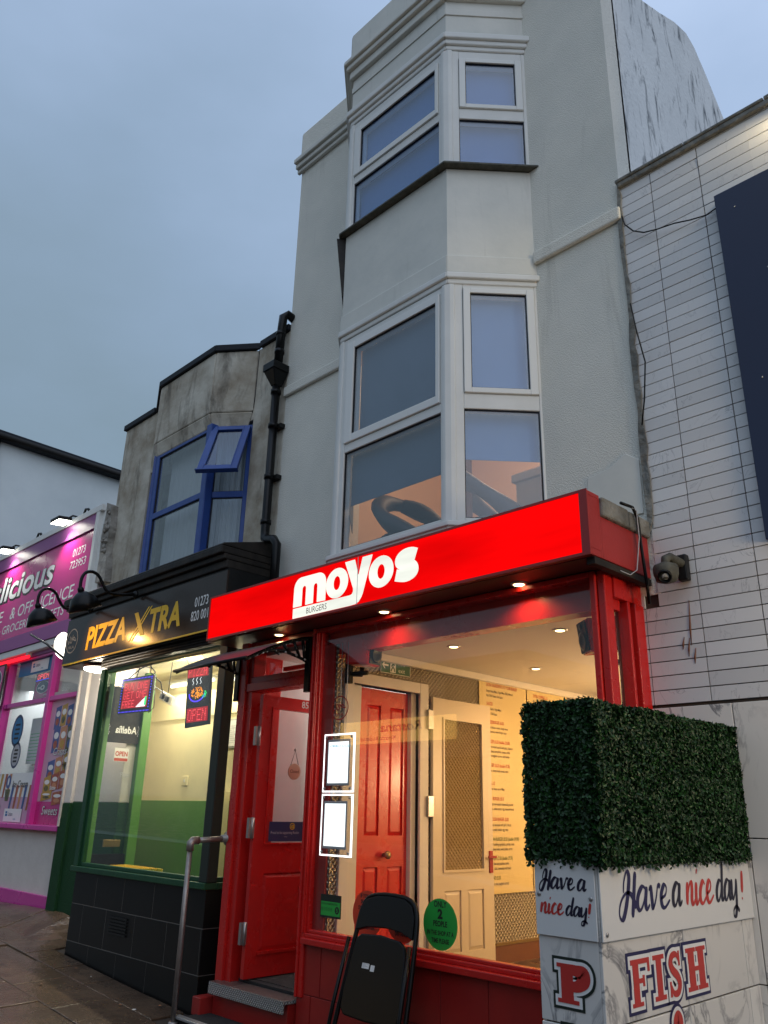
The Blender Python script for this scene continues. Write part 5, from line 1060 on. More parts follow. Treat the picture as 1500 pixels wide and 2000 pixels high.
# casement held open, hinged at its head
an = math.radians(27); FO = Frame(FZR.p(.04, 6.02, .015), zl, tuple(Vector((0, 0, 1))*math.cos(an)-FZR.n*math.sin(an)))
oc = MB(); hw, hh, fw = ZL-.08, .84, .075
oc.fbox(FO, 0, fw, -hh, 0, -.02, .03); oc.fbox(FO, hw-fw, hw, -hh, 0, -.02, .03); oc.fbox(FO, fw, hw-fw, -fw, 0, -.02, .029); oc.fbox(FO, fw, hw-fw, -hh, -hh+fw, -.02, .029); oc.fbox(FO, -.015, hw+.015, -hh-.02, -hh, -.02, .045)
op = part('open_casement', oc, mt['blue'], Z, .006); part('pane', MB().fbox(FO, fw, hw-fw, -hh+fw, -fw, .0, .006), mt['pane_cool'], op)
r_b = MB(); r_b.fbox(FO, fw, fw+.012, -hh+fw, -fw, .007, .031); r_b.fbox(FO, hw-fw-.012, hw-fw, -hh+fw, -fw, .007, .031); part('putty', r_b, mt['blue'], op)
# curtains
def curtain(F, u0, u1, v0, v1, n, amp, waves):
    mb = MB(); k = 90; P = []
    for v in (v1, v0):
        for i in range(k+1):
            t_ = i/k; P.append(F.p(u0+(u1-u0)*t_, v, n+amp*math.sin(t_*waves*6.283+(.4 if v == v0 else 0))+amp*.5*math.sin(t_*waves*2.3*6.283+1)))
    mb.smooth = True; mb.add(P, [(k+1+i, k+2+i, i+1, i) for i in range(k)]); return mb
part('curtain', curtain(FZ, -9.32, -8.10, 4.3, 6.1, -.22, .022, 15), mt['curtain'], Z); part('curtain', curtain(FZR, -.05, ZL+.05, 4.3, 6.1, -.24, .020, 7), mt['curtain'], Z)
mb = MB(); mb.box(ZX0+.2, ZX1, 6.9, 7.0, 4.2, 6.9); mb.box(ZX0+.2, ZX1, 5.35, 7.0, 4.15, 4.2); part('room_wall', mb, mt['white'], Z)
# cornice over the sign
mb = MB()
mb.hexa([(-10.72, 4.50, 3.93), (-6.96, 4.50, 3.93), (-6.96, 5.1, 3.93), (-10.72, 5.1, 3.93), (-10.72, 4.50, 4.02), (-6.96, 4.50, 4.02), (-6.96, 5.1, 4.02), (-10.72, 5.1, 4.02)])
mb.box(-10.74, -6.955, 4.46, 5.1, 4.02, 4.08); mb.box(-10.76, -6.952, 4.42, 5.1, 4.08, 4.16)
mb.hexa([(-10.76, 4.42, 4.161), (-6.952, 4.42, 4.161), (-6.952, 5.1, 4.161), (-10.76, 5.1, 4.161), (-10.76, 4.44, 4.19), (-6.952, 4.44, 4.19), (-6.952, 5.1, 4.36), (-10.76, 5.1, 4.36)])
part('cornice', mb, mt['slateblack'], Z, .012)
mb = MB(); mb.box(-10.70, -6.96, 4.53, 5.1, 3.27, 3.93); part('fascia_box', mb, mt['black'], Z)
# riser, sill, posts, shutter
pr = part('stall_riser', MB().box(-9.74, -7.035, 4.66, 5.06, -.5, .845), mt['blackgrout'], Z)
FT = FY(4.66)
us = [-9.745, -9.20, -8.58, -7.96, -7.36, -7.03]
tiles(pr, FT, us, [-.45, .135, .515, .842], -.004, .0022, mt['blacktile'], .003, .30)
tiles(pr, FX(-7.035), [4.658, 4.88, 5.06], [-.45, .135, .515, .842], -.004, .0022, mt['blacktile'], .003)
mb = MB()
for i in range(6): mb.box(-8.80, -8.42, 4.643, 4.655, .30+i*.03, .318+i*.03)
part('vent_grille', mb, mt['black'], pr)
mb = MB(); mb.box(-9.80, -6.99, 4.605, 4.75, .845, .905); mb.box(-7.09, -6.985, 4.75, 5.06, .845, .905); part('sill', mb, mt['green'], Z, .008)
mb = MB(); mb.box(-9.76, -9.66, 4.62, 4.72, .905, 3.16); mb.box(-9.66, -9.61, 4.645, 4.70, .905, 3.16); mb.box(-9.61, -7.12, 4.645, 4.70, .905, .945); mb.box(-9.61, -7.12, 4.645, 4.70, 3.11, 3.16)
wz = part('shop_window', mb, mt['green'], Z, .006)
part('frame_post', MB().box(-7.12, -6.985, 4.62, 4.74, .905, 3.16), mt['blackgreen'], wz, .008)
part('pane', MB().box(-9.61, -7.12, 4.668, 4.676, .945, 3.11), mt['shopglass'], wz); part('pane', MB().box(-7.06, -7.052, 4.74, 5.06, .945, 3.11), mt['shopglass'], wz)
mb = MB(); mb.box(-7.085, -7.03, 5.02, 5.10, .905, 3.16); mb.box(-7.085, -7.03, 4.74, 5.02, .905, .945); mb.box(-7.085, -7.03, 4.74, 5.02, 3.11, 3.16); part('side_frame', mb, mt['green'], Z)
mb = MB(); mb.box(-9.74, -6.96, 4.60, 4.80, 3.17, 3.27)
for i in range(3): mb.tube([(-9.70, 4.60, 3.185+i*.033), (-6.97, 4.60, 3.185+i*.033)], .016, 8)
part('shutter_box', mb, mt['slateblack'], Z)
part('pilaster', MB().box(-11.06, -9.79, 5.10, 5.30, -.1, 1.60), mt['greenout'], Z, .01); part('pilaster', MB().box(-11.06, -9.79, 5.104, 5.30, 1.60, 3.9), mt['pillarwhite'], Z, .01)
part('pilaster_side', MB().box(-11.32, -11.06, 5.06, 5.30, .1, 1.585), mt['greenout'], Z, .01); part('pilaster_side', MB().box(-11.25, -11.06, 5.064, 5.30, 1.585, 3.9), mt['pillarwhite'], Z, .01)
part('conduit', MB().tube([(-10.34, 5.095, 3.20), (-10.34, 5.09, 3.10), (-10.22, 5.09, 3.06), (-10.10, 5.09, 3.06), (-10.02, 5.09, 3.12)], .014, 6), mt['pillarwhite'], Z)
# side entrance door seen through the glass
mb = MB(); mb.box(-9.80, -9.70, 5.24, 5.36, .32, 3.2); mb.box(-9.80, -9.70, 4.74, 4.80, .32, 3.2); part('side_door_frame', mb, mt['greenwall'], Z, .006)
sd = part('side_door', MB().box(-9.78, -9.73, 4.80, 5.24, .32, 1.02), mt['black'], Z); part('glazing', MB().box(-9.765, -9.758, 4.80, 5.24, 1.02, 3.0), mt['shopglass'], sd)
part('letter_plate', MB().box(-9.73, -9.71, 4.93, 5.15, 1.10, 1.18), mt['brass'], sd, .004)
# interior
mb = MB(); mb.box(-11.06, -6.97, 6.0, 6.1, 1.645, 3.35); mb.box(-7.06, -6.97, 5.1, 6.0, 1.645, 3.35); mb.box(-11.06, -11.0, 5.3, 6.0, 1.645, 3.35); part('interior_wall', mb, mt['cream'], Z)
mb = MB(); mb.box(-11.06, -6.97, 5.995, 6.1, .2, 1.645); mb.box(-7.06, -6.975, 5.1, 5.995, .2, 1.645); mb.box(-11.06, -11.002, 5.3, 5.995, .2, 1.645); part('dado', mb, mt['greenwall'], Z)
part('wall_trunking', MB().box(-11.0, -7.07, 5.985, 6.0, 2.70, 2.725), mt['cream'], Z)
part('interior_ceiling', MB().box(-11.06, -6.97, 5.31, 6.1, 3.27, 3.30), mt['cream'], Z); part('interior_ceiling', MB().box(-9.70, -6.97, 4.80, 5.309, 3.272, 3.30), mt['cream'], Z)
part('interior_floor', MB().box(-11.0, -7.04, 5.32, 6.0, .25, .32), mt['floor'], Z); part('interior_floor', MB().box(-9.70, -7.04, 5.06, 5.319, .25, .32), mt['floor'], Z)
part('inner_post', MB().box(-8.80, -8.72, 5.90, 5.99, .32, 1.75), mt['cream'], Z)
mb = MB(); mb.box(-9.55, -7.2, 4.76, 4.95, .86, .90); part('window_board', mb, mt['greenwall'], Z)
mb = MB()
for i in range(9): mb.box(-9.5+i*.05, -9.0+i*.09, 4.78+i*.015, 4.80+i*.015, .901, .912+.004*i)
single('loose_battens', mb, mt['inkyel'], 'small heap of pale battens lying on the window board', 'battens', (-9.2, 4.8, .9))
def strip_light(x0, x1, y, z, label):
    t = thing('strip_light', label, 'light', ((x0+x1)/2, y, z), 'strip lights in the pizza shop'); part('housing', MB().box(x0, x1, y-.05, y+.05, z+.04, z+.07), mt['offwhite'], t); part('tube', MB().tube([(x0+.02, y, z+.01), (x1-.02, y, z+.01)], .022, 10), mt['glow_tube'], t)
strip_light(-10.29, -9.2, 5.93, 3.14, 'lit strip light high on the cream wall left of the open sign')
strip_light(-9.0, -7.6, 5.93, 3.10, 'lit strip light high on the cream wall right of the open sign')
lamp('AREA', (-9.74, 5.88, 3.12), 26, (1.0, .93, .74), (1.0, .06), (0, -.6, -1)); lamp('AREA', (-8.3, 5.88, 3.08), 22, (1.0, .93, .74), (1.3, .06), (0, -.6, -1)); lamp('POINT', (-8.7, 5.05, 3.18), 34, (1.0, .90, .62), .05)  # area lamps sit at the tubes; the point lamp is added fill without a fitting
for x, z, lb in ((-9.775, 1.892, 'white wall switch on the cream pizza shop wall'),):
    t = thing('wall_socket', lb, 'socket', (x, 5.99, z)); part('plate', MB().box(x-.07, x+.07, 5.985, 5.999, z-.06, z+.06), mt['cream'], t, .005); part('rocker', MB().box(x-.015, x+.015, 5.978, 5.985, z-.02, z+.02), mt['offwhite'], t)
t = thing('framed_notice', 'framed white notice right of the dark window post', 'notice', (-8.80, 5.985, 2.3)); part('frame', MB().box(-8.93, -8.55, 5.97, 5.985, 2.27, 2.62), mt['alu'], t); part('paper', MB().box(-8.91, -8.57, 5.962, 5.97, 2.29, 2.60), mt['paperw'], t)
mb = MB()
for i in range(9): mb.rect(FY(5.961), -8.88, -8.88+random.uniform(.12, .28), 2.33+i*.025, 2.336+i*.025, .0002)
part('print', mb, mt['inkgrey'], t)
# power strip hanging on its flex, tangled leads
Fs = Frame((-9.35, 5.35, 2.86), (.93, .05, -.36), (.36, 0, .93)); t = thing('power_strip', 'white twin socket hanging on its lead beside the red sign', 'socket', (-9.35, 5.35, 2.86)); part('body', MB().fbox(Fs, -.15, .15, -.055, .055, -.02, .02), mt['offwhite'], t, .006)
for u in (-.06, .06): part('plug', MB().fbox(Fs, u-.03, u+.03, -.03, .03, .02, .055), mt['black'], t, .006)
mb = MB(); mb.tube([(-9.3, 5.33, 2.92), (-9.05, 5.2, 3.26)], .005, 5)
mb.tube([(-9.52, 4.87, 3.05), (-9.45, 5.0, 3.2), (-9.3, 5.05, 3.24), (-9.2, 5.0, 3.12), (-9.1, 5.1, 3.0), (-9.2, 5.2, 2.88)], .008, 5); mb.tube([(-9.3, 4.87, 3.04), (-9.3, 4.9, 3.19), (-9.15, 4.92, 3.22), (-9.0, 4.95, 3.1), (-9.05, 4.95, 2.95), (-9.3, 5.3, 2.9)], .007, 5); mb.tube([(-8.95, 4.87, 3.02), (-8.86, 4.9, 2.85), (-8.84, 4.9, 2.66), (-8.9, 4.87, 2.6)], .005, 5)
mb.tube([(-8.05, 4.85, 3.05), (-8.25, 4.85, 3.25)], .003, 4); mb.tube([(-7.70, 4.85, 3.05), (-7.9, 4.85, 3.25)], .003, 4)
single('cable', mb, mt['black'], 'tangle of black leads above the red and blue sign', 'cable', (-9.2, 5.0, 3.0))
# LED signs
FL = FY(4.85)
t = thing('led_sign', 'red and blue led sign reading buy one get one free', 'sign', (-9.24, 4.85, 2.62)); part('case', MB().prism(FL, [(-9.635, 2.625), (-8.863, 2.610), (-8.845, 3.045), (-9.617, 3.06)], -.03, 0), mt['ledboard'], t, .004)
part('red_panel', MB().prism(FL, [(-9.56, 2.685), (-8.93, 2.672), (-8.915, 2.99), (-9.545, 3.005)], 0, .003), mt['led_redbg'], t)
k = MB(); dots(k, FL, 'BUY', -9.515, 2.905, .25, .075, .005, .0062); dots(k, FL, 'ONE', -9.195, 2.90, .245, .075, .005, .0062); dots(k, FL, 'GET', -9.525, 2.800, .25, .075, .005, .0062); dots(k, FL, 'ONE', -9.205, 2.795, .245, .075, .005, .0062); dots(k, FL, 'FREE', -9.535, 2.695, .30, .075, .005, .0062); part('red_dots', k, mt['led_red'], t, kind='stuff')
k = MB()
for i in range(22): k.ell(FL, -9.60+i*.0345, 2.645-.0007*i, .0085, .0085, .004, 6); k.ell(FL, -9.585+i*.0345, 3.035-.0007*i, .0085, .0085, .004, 6)
for i in range(11): k.ell(FL, -9.60+i*.0015, 2.68+i*.033, .0085, .0085, .004, 6); k.ell(FL, -8.885+i*.0015, 2.67+i*.033, .0085, .0085, .004, 6)
part('blue_dots', k, mt['led_blue'], t, kind='stuff')
part('white_slice', MB().flat(FL, [(-9.19, 2.685), (-8.965, 2.680), (-8.955, 2.80)], .0045), mt['led_white'], t); part('green_slice', MB().flat(FL, [(-8.99, 2.695), (-8.945, 2.694), (-8.94, 2.80), (-8.985, 2.79)], .0055), mt['led_green'], t)
t = thing('led_sign', 'tall narrow led sign reading pizza open with a pizza between', 'sign', (-7.83, 4.85, 2.37)); part('case', MB().prism(FL, [(-8.03, 2.375), (-7.565, 2.395), (-7.63, 3.04), (-8.095, 3.05)], -.03, 0), mt['ledboard'], t, .004)
part('red_panel', MB().prism(FL, [(-8.07, 2.92), (-7.655, 2.918), (-7.665, 3.035), (-8.08, 3.035)], 0, .003), mt['led_redbg'], t); part('red_panel', MB().prism(FL, [(-8.00, 2.43), (-7.59, 2.435), (-7.605, 2.585), (-8.015, 2.58)], 0, .003), mt['led_redbg'], t)
k = MB(); dots(k, FL, 'PIZZA', -8.05, 2.935, .37, .085, .005, .0062); dots(k, FL, 'OPEN', -7.985, 2.45, .36, .11, .005, .007); part('red_dots', k, mt['led_red'], t, kind='stuff')
k, k2, k3, k4 = MB(), MB(), MB(), MB()
for i in range(90):
    a, r = random.uniform(0, 6.28), math.sqrt(random.random()); k.ell(FL, -7.84+.125*r*math.cos(a), 2.745+.062*r*math.sin(a), .0075, .0075, .004+i*.00001, 6)
for i in range(26): a = math.pi*(1.0+i/25*.95); k2.ell(FL, -7.84+.155*math.cos(a), 2.735+.085*math.sin(a), .009, .009, .0055, 6)
for i in range(16): k3.ell(FL, -7.70+random.uniform(-.035, .05), 2.715+random.uniform(-.035, .035), .008, .008, .006+i*.00001, 6)
for j in range(3):
    for i in range(7): k4.ell(FL, -7.94+j*.075+.012*math.sin(i*1.1), 2.84+i*.011, .006, .006, .005, 6)
part('orange_dots', k, mt['led_orange'], t, kind='stuff'); part('blue_dots', k2, mt['led_blue'], t, kind='stuff'); part('green_dots', k3, mt['led_green'], t, kind='stuff'); part('white_dots', k4, mt['led_white'], t, kind='stuff')
# notices on the side door, and a reflection painted onto it
FE = FX(-9.752)
t = thing('open_notice', 'red and white open notice on the pizza shop side door', 'notice', (-9.75, 5.0, 2.1)); part('card', MB().fbox(FE, 4.94, 5.13, 2.08, 2.24, 0, .003), mt['paperw'], t); part('band', MB().fbox(FE, 4.945, 5.125, 2.085, 2.12, .003, .0042), mt['inkred'], t); part('print', text_mb(MB(), FE, 'OPEN', 4.952, 2.145, .055, .0042, .82, 0, .03), mt['inkred'], t)
t = thing('reflected_sign', 'reflection of a shop sign opposite, drawn as a dark board with mirrored lettering', 'sign', (-9.75, 5.0, 2.3)); part('board', MB().fbox(FE, 4.80, 5.24, 2.30, 2.98, 0, .004), mt['slateblack'], t); part('print', text_mb(MB(), FE, 'Adelfia', 5.20, 2.42, .085, .0052, .85, 0, .02, 'LEFT', True), mt['inkwhite'], t)  # mirror image of the sign across the street, painted on as a board
mb = MB()
for i in range(6):
    for s_ in (4.825, 5.222): mb.ell(FE, s_+.006*math.sin(i*2), 2.40+i*.022, .006, .010, .0054, 8)
part('leaf_print', mb, mt['inkgrey'], t)
t = thing('door_print', 'small grey pizza lettering on the cream side panel', 'lettering', (-9.75, 5.1, 1.9)); part('print', text_mb(MB(), FE, 'Pizza', 5.05, 1.90, .06, .001, .8), mt['inkgrey'], t)
# sign panel
t = thing('shop_sign', 'black pizza shop fascia sign with yellow slanted lettering and phone number', 'sign', (-8.8, 4.5, 3.28)); F4 = FY(4.50)
part('panel', MB().box(-10.68, -6.93, 4.50, 4.528, 3.285, 3.895), mt['pizzasign'], t, .003)
part('yellow_edge', MB().box(-10.66, -6.95, 4.492, 4.4995, 3.284, 3.302), mt['inkyel'], t)
part('lettering', text_mb(MB(), F4, 'PIZZA', -10.06, 3.435, .275, .002, .98, .10, .035), mt['inkyel'], t)
mb = MB()
for i, (a, b) in enumerate(((-8.905, -8.52), (-8.84, -8.455))): mb.flat(F4, [(a, 3.385), (a+.035, 3.385), (b+.035, 3.75), (b, 3.75)], .002+i*.0003)
mb.flat(F4, [(-8.835, 3.72), (-8.745, 3.72), (-8.545, 3.425), (-8.635, 3.425)], .0028); part('lettering', mb, mt['inkyel'], t)
part('lettering', text_mb(MB(), F4, 'TRA', -8.475, 3.435, .27, .002, .95, .10, .035), mt['inkyel'], t)
mb = text_mb(MB(), F4, '01273', -7.505, 3.585, .105, .002, .72, 0, .012); text_mb(mb, F4, '820 001', -7.555, 3.435, .105, .002, .72, 0, .012); part('phone_number', mb, mt['inkwhite'], t)
halal(F4, -10.475, 3.597, .165, .165, .002, mt['inkpeach'], 'round peach halal emblem at the left end of the pizza sign', True)
# swan-neck lamps
def swan(x, label, lit):
    t = thing('swan_neck_lamp', label, 'light', (x, 4.42, 3.95), 'swan neck lamps over the pizza sign')
    c = [(4.42, 3.93), (4.30, 3.90), (4.18, 3.885), (4.09, 3.90), (4.02, 3.98), (3.96, 4.06), (3.88, 4.09), (3.80, 4.06), (3.765, 3.98), (3.765, 3.86)]
    part('neck', MB().tube([(x, a, b) for a, b in catmull(c, 4)], .019, 8), mt['blackgloss'], t)
    part('wall_rose', MB().lathe((x, 4.46, 3.93), (0, -1, 0), [(.05, 0), (.05, .02), (.025, .04)], 14), mt['blackgloss'], t)
    ax = Vector((0, .30, -.72)).normalized(); o = Vector((x, 3.765, 3.88))
    part('collar', MB().lathe(o, ax, [(.03, 0), (.036, .02), (.036, .07)], 14), mt['blackgloss'], t)
    part('shade', MB().lathe(o, ax, [(.04, .05), (.08, .075), (.13, .12), (.155, .175), (.185, .26), (.182, .26), (.15, .175), (.125, .125), (.05, .09)], 24), mt['blackgloss'], t)
    b = o+ax*.15; part('bulb', MB().lathe(b, ax, [(.012, -.04), (.035, 0), (.035, .03), (.01, .06)], 14), mt['glow_warm'] if lit else mt['offwhite'], t)
    if lit: lamp('SPOT', b+ax*.08, 24, (1.0, .52, .15), .03, (.55, .75, -.30), (118, .75))
swan(-8.78, 'right black swan neck lamp, its shade in front of the cornice', False)
swan(-9.95, 'left black swan neck lamp hanging before the magenta sign', True)
single('bracket_arm', MB().tube([(-10.68, 4.60, 3.34), (-11.6, 4.62, 3.72), (-12.3, 4.64, 3.95)], .018, 6), mt['black'], 'thin black arm reaching left from the pizza sign', 'bracket', (-11.4, 4.6, 3.7))
t = thing('globe_light', 'bright white round light tucked behind the left end of the pizza sign', 'light', (-11.42, 4.78, 3.70)); part('globe', MB().lathe((-11.42, 4.80, 3.70), (.15, -1, -.2), [(.02, -.05), (.15, -.02), (.19, .02), (.16, .06), (.02, .09)], 24), mt['glow_white'], t); part('base', MB().box(-11.5, -11.34, 4.84, 5.0, 3.62, 3.78), mt['black'], t); part('arm', MB().box(-11.45, -11.39, 5.0, 5.12, 3.68, 3.72), mt['black'], t)
t = thing('bulkhead_light', 'lit round bulkhead light under the left end of the pizza sign', 'light', (-10.05, 4.70, 3.2)); part('base', MB().lathe((-10.07, 4.74, 3.285), (0, 0, -1), [(.17, 0), (.20, .03), (.20, .06)], 24), mt['reddark'], t); part('diffuser', MB().lathe((-10.07, 4.74, 3.228), (0, 0, -1), [(.195, 0), (.19, .03), (.12, .05), (.02, .055)], 24), mt['glow_white'], t)
lamp('POINT', (-10.07, 4.72, 3.10), 42, (1.0, .86, .68), .12)
# drainpipe
dp = thing('drainpipe', 'black drainpipe with hopper between the two buildings', 'drainpipe', (-7.02, 5.0, 4.2))
mb = MB(); mb.tube([(-6.93, 5.12, 7.26), (-6.95, 5.04, 7.30), (-6.985, 5.0, 7.26), (-7.0, 5.0, 7.1), (-7.02, 5.0, 6.62)], .055, 12); mb.tube([(-7.02, 5.0, 6.30), (-7.02, 5.0, 4.46), (-7.0, 4.99, 4.38), (-6.90, 4.97, 4.34), (-6.78, 4.95, 4.31), (-6.72, 4.95, 4.24), (-6.72, 4.95, 3.56)], .05, 12); part('pipe', mb, mt['blackgloss'], dp)
mb = MB(); mb.hexa([(-7.06, 4.95, 6.30), (-6.98, 4.95, 6.30), (-6.98, 5.05, 6.30), (-7.06, 5.05, 6.30), (-7.12, 4.87, 6.48), (-6.92, 4.87, 6.48), (-6.92, 5.09, 6.48), (-7.12, 5.09, 6.48)]); mb.box(-7.13, -6.91, 4.86, 5.09, 6.48, 6.58); part('hopper', mb, mt['blackgloss'], dp, .008)
for z in (7.0, 6.75, 6.2, 5.75, 5.1, 4.55): part('collar', MB().lathe((-7.02 if z < 6.6 else -7.01, 5.0, z), (0, 0, 1), [(.062, 0), (.062, .05)], 14), mt['blackgloss'], dp)
for z in (5.75, 5.1): part('ear', MB().box(-7.12, -6.92, 5.03, 5.095, z, z+.05), mt['black'], dp)

# ================================================================== PINK SHOP
K = thing('shop_building', 'single storey pink fronted shop at the far left with posters in its windows', 'building', (-14, 5.1, 0))
part('wall', MB().box(-18.5, -11.33, 5.16, 5.40, .1, 1.22), mt['pillarwhite'], K)
part('plinth', MB().box(-18.5, -11.33, 5.12, 5.16, .05, .42), mt['pinkpaint'], K, .008)
part('sill', MB().box(-18.5, -11.33, 5.06, 5.30, 1.22, 1.29), mt['pinkpaint'], K, .01)
mb = MB(); mb.box(-18.5, -11.12, 5.10, 5.4, 3.80, 5.80); mb.box(-18.5, -18.3, 5.4, 12, 0, 5.8); mb.box(-18.3, -11.1, 11.8, 12, 0, 5.8); part('upper_wall', mb, mt['magdark'], K)
part('flat_roof', MB().box(-18.3, -11.12, 5.4, 11.8, 5.6, 5.7), mt['rooftar'], K)
mb = MB()
xs_ = [-18.3, -16.1, -14.27, -12.47, -11.36]
for x in xs_: mb.box(x-.055, x+.055, 5.11, 5.24, 1.29, 3.80)
for i in range(4): mb.box(xs_[i]+.055, xs_[i+1]-.055, 5.12, 5.23, 3.03, 3.10); mb.box(xs_[i]+.055, xs_[i+1]-.055, 5.12, 5.23, 3.76, 3.80)
kw = part('shop_window', mb, mt['pinkpaint'], K, .006)
for i in range(4):
    part('pane', MB().box(xs_[i]+.055, xs_[i+1]-.055, 5.19, 5.197, 1.29, 3.03), mt['shopglass'], kw); part('pane', MB().box(xs_[i]+.055, xs_[i+1]-.055, 5.19, 5.197, 3.10, 3.76), mt['shopglass'], kw)
mb = MB(); mb.box(-18.5, -11.12, 8.0, 8.1, 0, 3.9); mb.box(-11.2, -11.12, 5.4, 8.0, .2, 3.9); part('interior_wall', mb, mt['white'], K)
part('interior_ceiling', MB().box(-18.5, -11.12, 5.3, 8.1, 3.85, 3.9), mt['ceil'], K); part('interior_floor', MB().box(-18.5, -11.12, 5.3, 8.1, .3, .4), mt['floor'], K)
part('white_trim', MB().box(-18.5, -11.30, 5.02, 5.12, 3.86, 3.97), mt['upvc'], K, .008)
part('window_strip', MB().box(-11.33, -11.255, 5.08, 5.12, 1.29, 3.8), mt['pinkpaint'], K)
part('reveal_strip', MB().box(-11.30, -11.262, 5.04, 5.08, 1.29, 3.8), mt['pillarwhite'], K)
t = thing('strip_light', 'cool strip light on the ceiling inside the pink shop', 'light', (-12.4, 6.2, 3.7)); part('tube', MB().tube([(-14.2, 6.6, 3.62), (-12.4, 6.6, 3.62)], .04, 10), mt['glow_cool'], t); part('housing', MB().box(-14.3, -12.3, 6.52, 6.68, 3.66, 3.72), mt['offwhite'], t)
lamp('AREA', (-13.4, 6.4, 3.6), 24, (.96, .96, 1.0), (2.4, .4), (0, 0, -1)); lamp('AREA', (-16, 6.4, 3.6), 18, (.96, .96, 1.0), (2.4, .4), (0, 0, -1))
for i, (x, z) in enumerate(((-13.6, .4), (-15.2, .4))):
    t = thing('shelf_unit', ('shelf unit of stock inside the pink shop behind the round stickers', 'shelf unit of stock at the far left edge of the pink shop')[i], 'shelves', (x, 6.7, z)); part('carcass', MB().box(x-.7, x+.7, 6.75, 6.8, .4, 2.5), mt['grey'], t)
    for q in range(5):
        part('shelf', MB().box(x-.7, x+.7, 6.4, 6.75, .6+q*.4, .62+q*.4), mt['grey'], t); k = MB()
        for j in range(9): k.box(x-.66+j*.15, x-.54+j*.15, 6.42, 6.6, .62+q*.4, .62+q*.4+random.uniform(.18, .33))
        part('goods', k, mt['stock'], t, kind='stuff')
t = thing('card_terminal_stand', 'dark grey machine standing inside the pink shop window', 'machine', (-12.9, 5.7, .4)); part('body', MB().prism(FX(-13.15), [(5.5, .4), (5.9, .4), (5.9, 2.75), (5.75, 2.85), (5.55, 2.7), (5.5, 2.2)], 0, .5), mt['black'], t, .02)
part('notice', MB().box(-12.649, -12.645, 5.52, 5.62, 2.1, 2.5), mt['paperw'], t); part('notice', MB().fbox(FY(5.50), -13.1, -12.75, 1.75, 2.15, 0, .003), mt['paperw'], t)
# magenta fascia sign
t = thing('shop_sign', 'magenta fascia sign with white shop name lettering lit by two floodlights', 'sign', (-14.5, 5.0, 4.18)); F5 = FY(5.03)
part('upper_board', MB().box(-18.5, -11.46, 5.0, 5.10, 5.56, 5.80), mt['magdark'], t); part('lower_board', MB().box(-18.5, -11.30, 5.0, 5.10, 3.98, 4.20), mt['magdark'], t)
part('panel', MB().box(-18.5, -11.50, 5.03, 5.10, 4.20, 5.55), mt['magenta'], t)
mb = MB(); mb.box(-18.5, -11.28, 4.98, 5.12, 5.80, 5.90); mb.box(-11.46, -11.36, 4.985, 5.10, 4.10, 5.80); part('white_edge', mb, mt['upvc'], t, .006); part('side_board', MB().box(-11.36, -11.17, 5.04, 5.10, 4.0, 5.86), mt['upvc'], t)
for off, m, n in ((.050, 'inkblk', .002), (.018, 'inkwhite', .004)):
    part('lettering', text_mb(MB(), F5, 'slicious', -15.42 + (.02 if m == 'inkblk' else 0), 4.955-(.015 if m == 'inkblk' else 0), .44, n, 1.02, .20, off, fit=2.56), mt[m], t)
mb = MB()
for w_ in (('STORE', -15.95, 1.18), ('& OFF LICENCE', -14.43, 2.47)): part('lettering', text_mb(MB(), F5, w_[0], w_[1], 4.56, .205, .002, 1, .10, .006, fit=w_[2]), mt['inkwhite'], t)
part('lettering', text_mb(MB(), F5, '· GROCERIES · SWEETS', -14.80, 4.32, .145, .002, 1.05, .10, .006, fit=2.6), mt['inkwhite'], t)
for w_ in (('01273', -12.20, 5.235, .44), ('723953', -12.24, 5.035, .55)): part('phone_number', text_mb(MB(), F5, w_[0], w_[1], w_[2], .13, .002, .80, .12, .004, fit=w_[3]), mt['inkwhite'], t)
mb = MB()
for u, v in ((-11.53, 5.5), (-11.53, 5.0), (-11.53, 4.5)): mb.lathe((u, 5.03, v), (0, -1, 0), [(.012, 0), (.01, .006), (.003, .008)], 8)
part('screw', mb, mt['steel'], t)
def flood(x, label):
    t = thing('floodlight', label, 'light', (x, 4.75, 5.75), 'floodlights over the magenta sign'); n_ = Vector((.10, .10, -.99)).normalized(); u = Vector((1, 0, 0)); v = n_.cross(u).normalized(); F = Frame((x, 4.82, 5.80), u, v)
    s = 1 if F.n.dot(n_) > 0 else -1
    part('housing', MB().fbox(F, -.16, .16, -.11, .11, -.02*s-.05*s, -.012*s), mt['black'], t, .01); part('lens', MB().fbox(F, -.15, .15, -.10, .10, -.012*s, .004*s), mt['flood'], t)
    part('arm', MB().tube([(x+.08, 4.86, 5.85), (x+.10, 4.95, 5.93), (x+.10, 5.05, 5.93)], .016, 6), mt['black'], t)
    lamp('SPOT', Vector((x, 4.82, 5.80))+n_*.03, 42, (1.0, .97, .90), .05, n_, (125, .6))
flood(-12.35, 'right lit floodlight on the edge of the magenta sign, nearest the blue bay'); flood(-14.66, 'left lit floodlight on the edge of the magenta sign')
for x in (-11.95, -13.75): single('cable_grip', MB().tube([(x, 5.0, 5.90), (x+.04, 5.0, 5.97), (x+.14, 5.0, 5.95), (x+.18, 5.0, 5.90)], .02, 6), mt['black'], ('small black cable loop on the sign edge nearest the blue bay', 'small black cable loop on the sign edge between the floodlights')[x < -13], 'cable', (x, 5, 5.9))
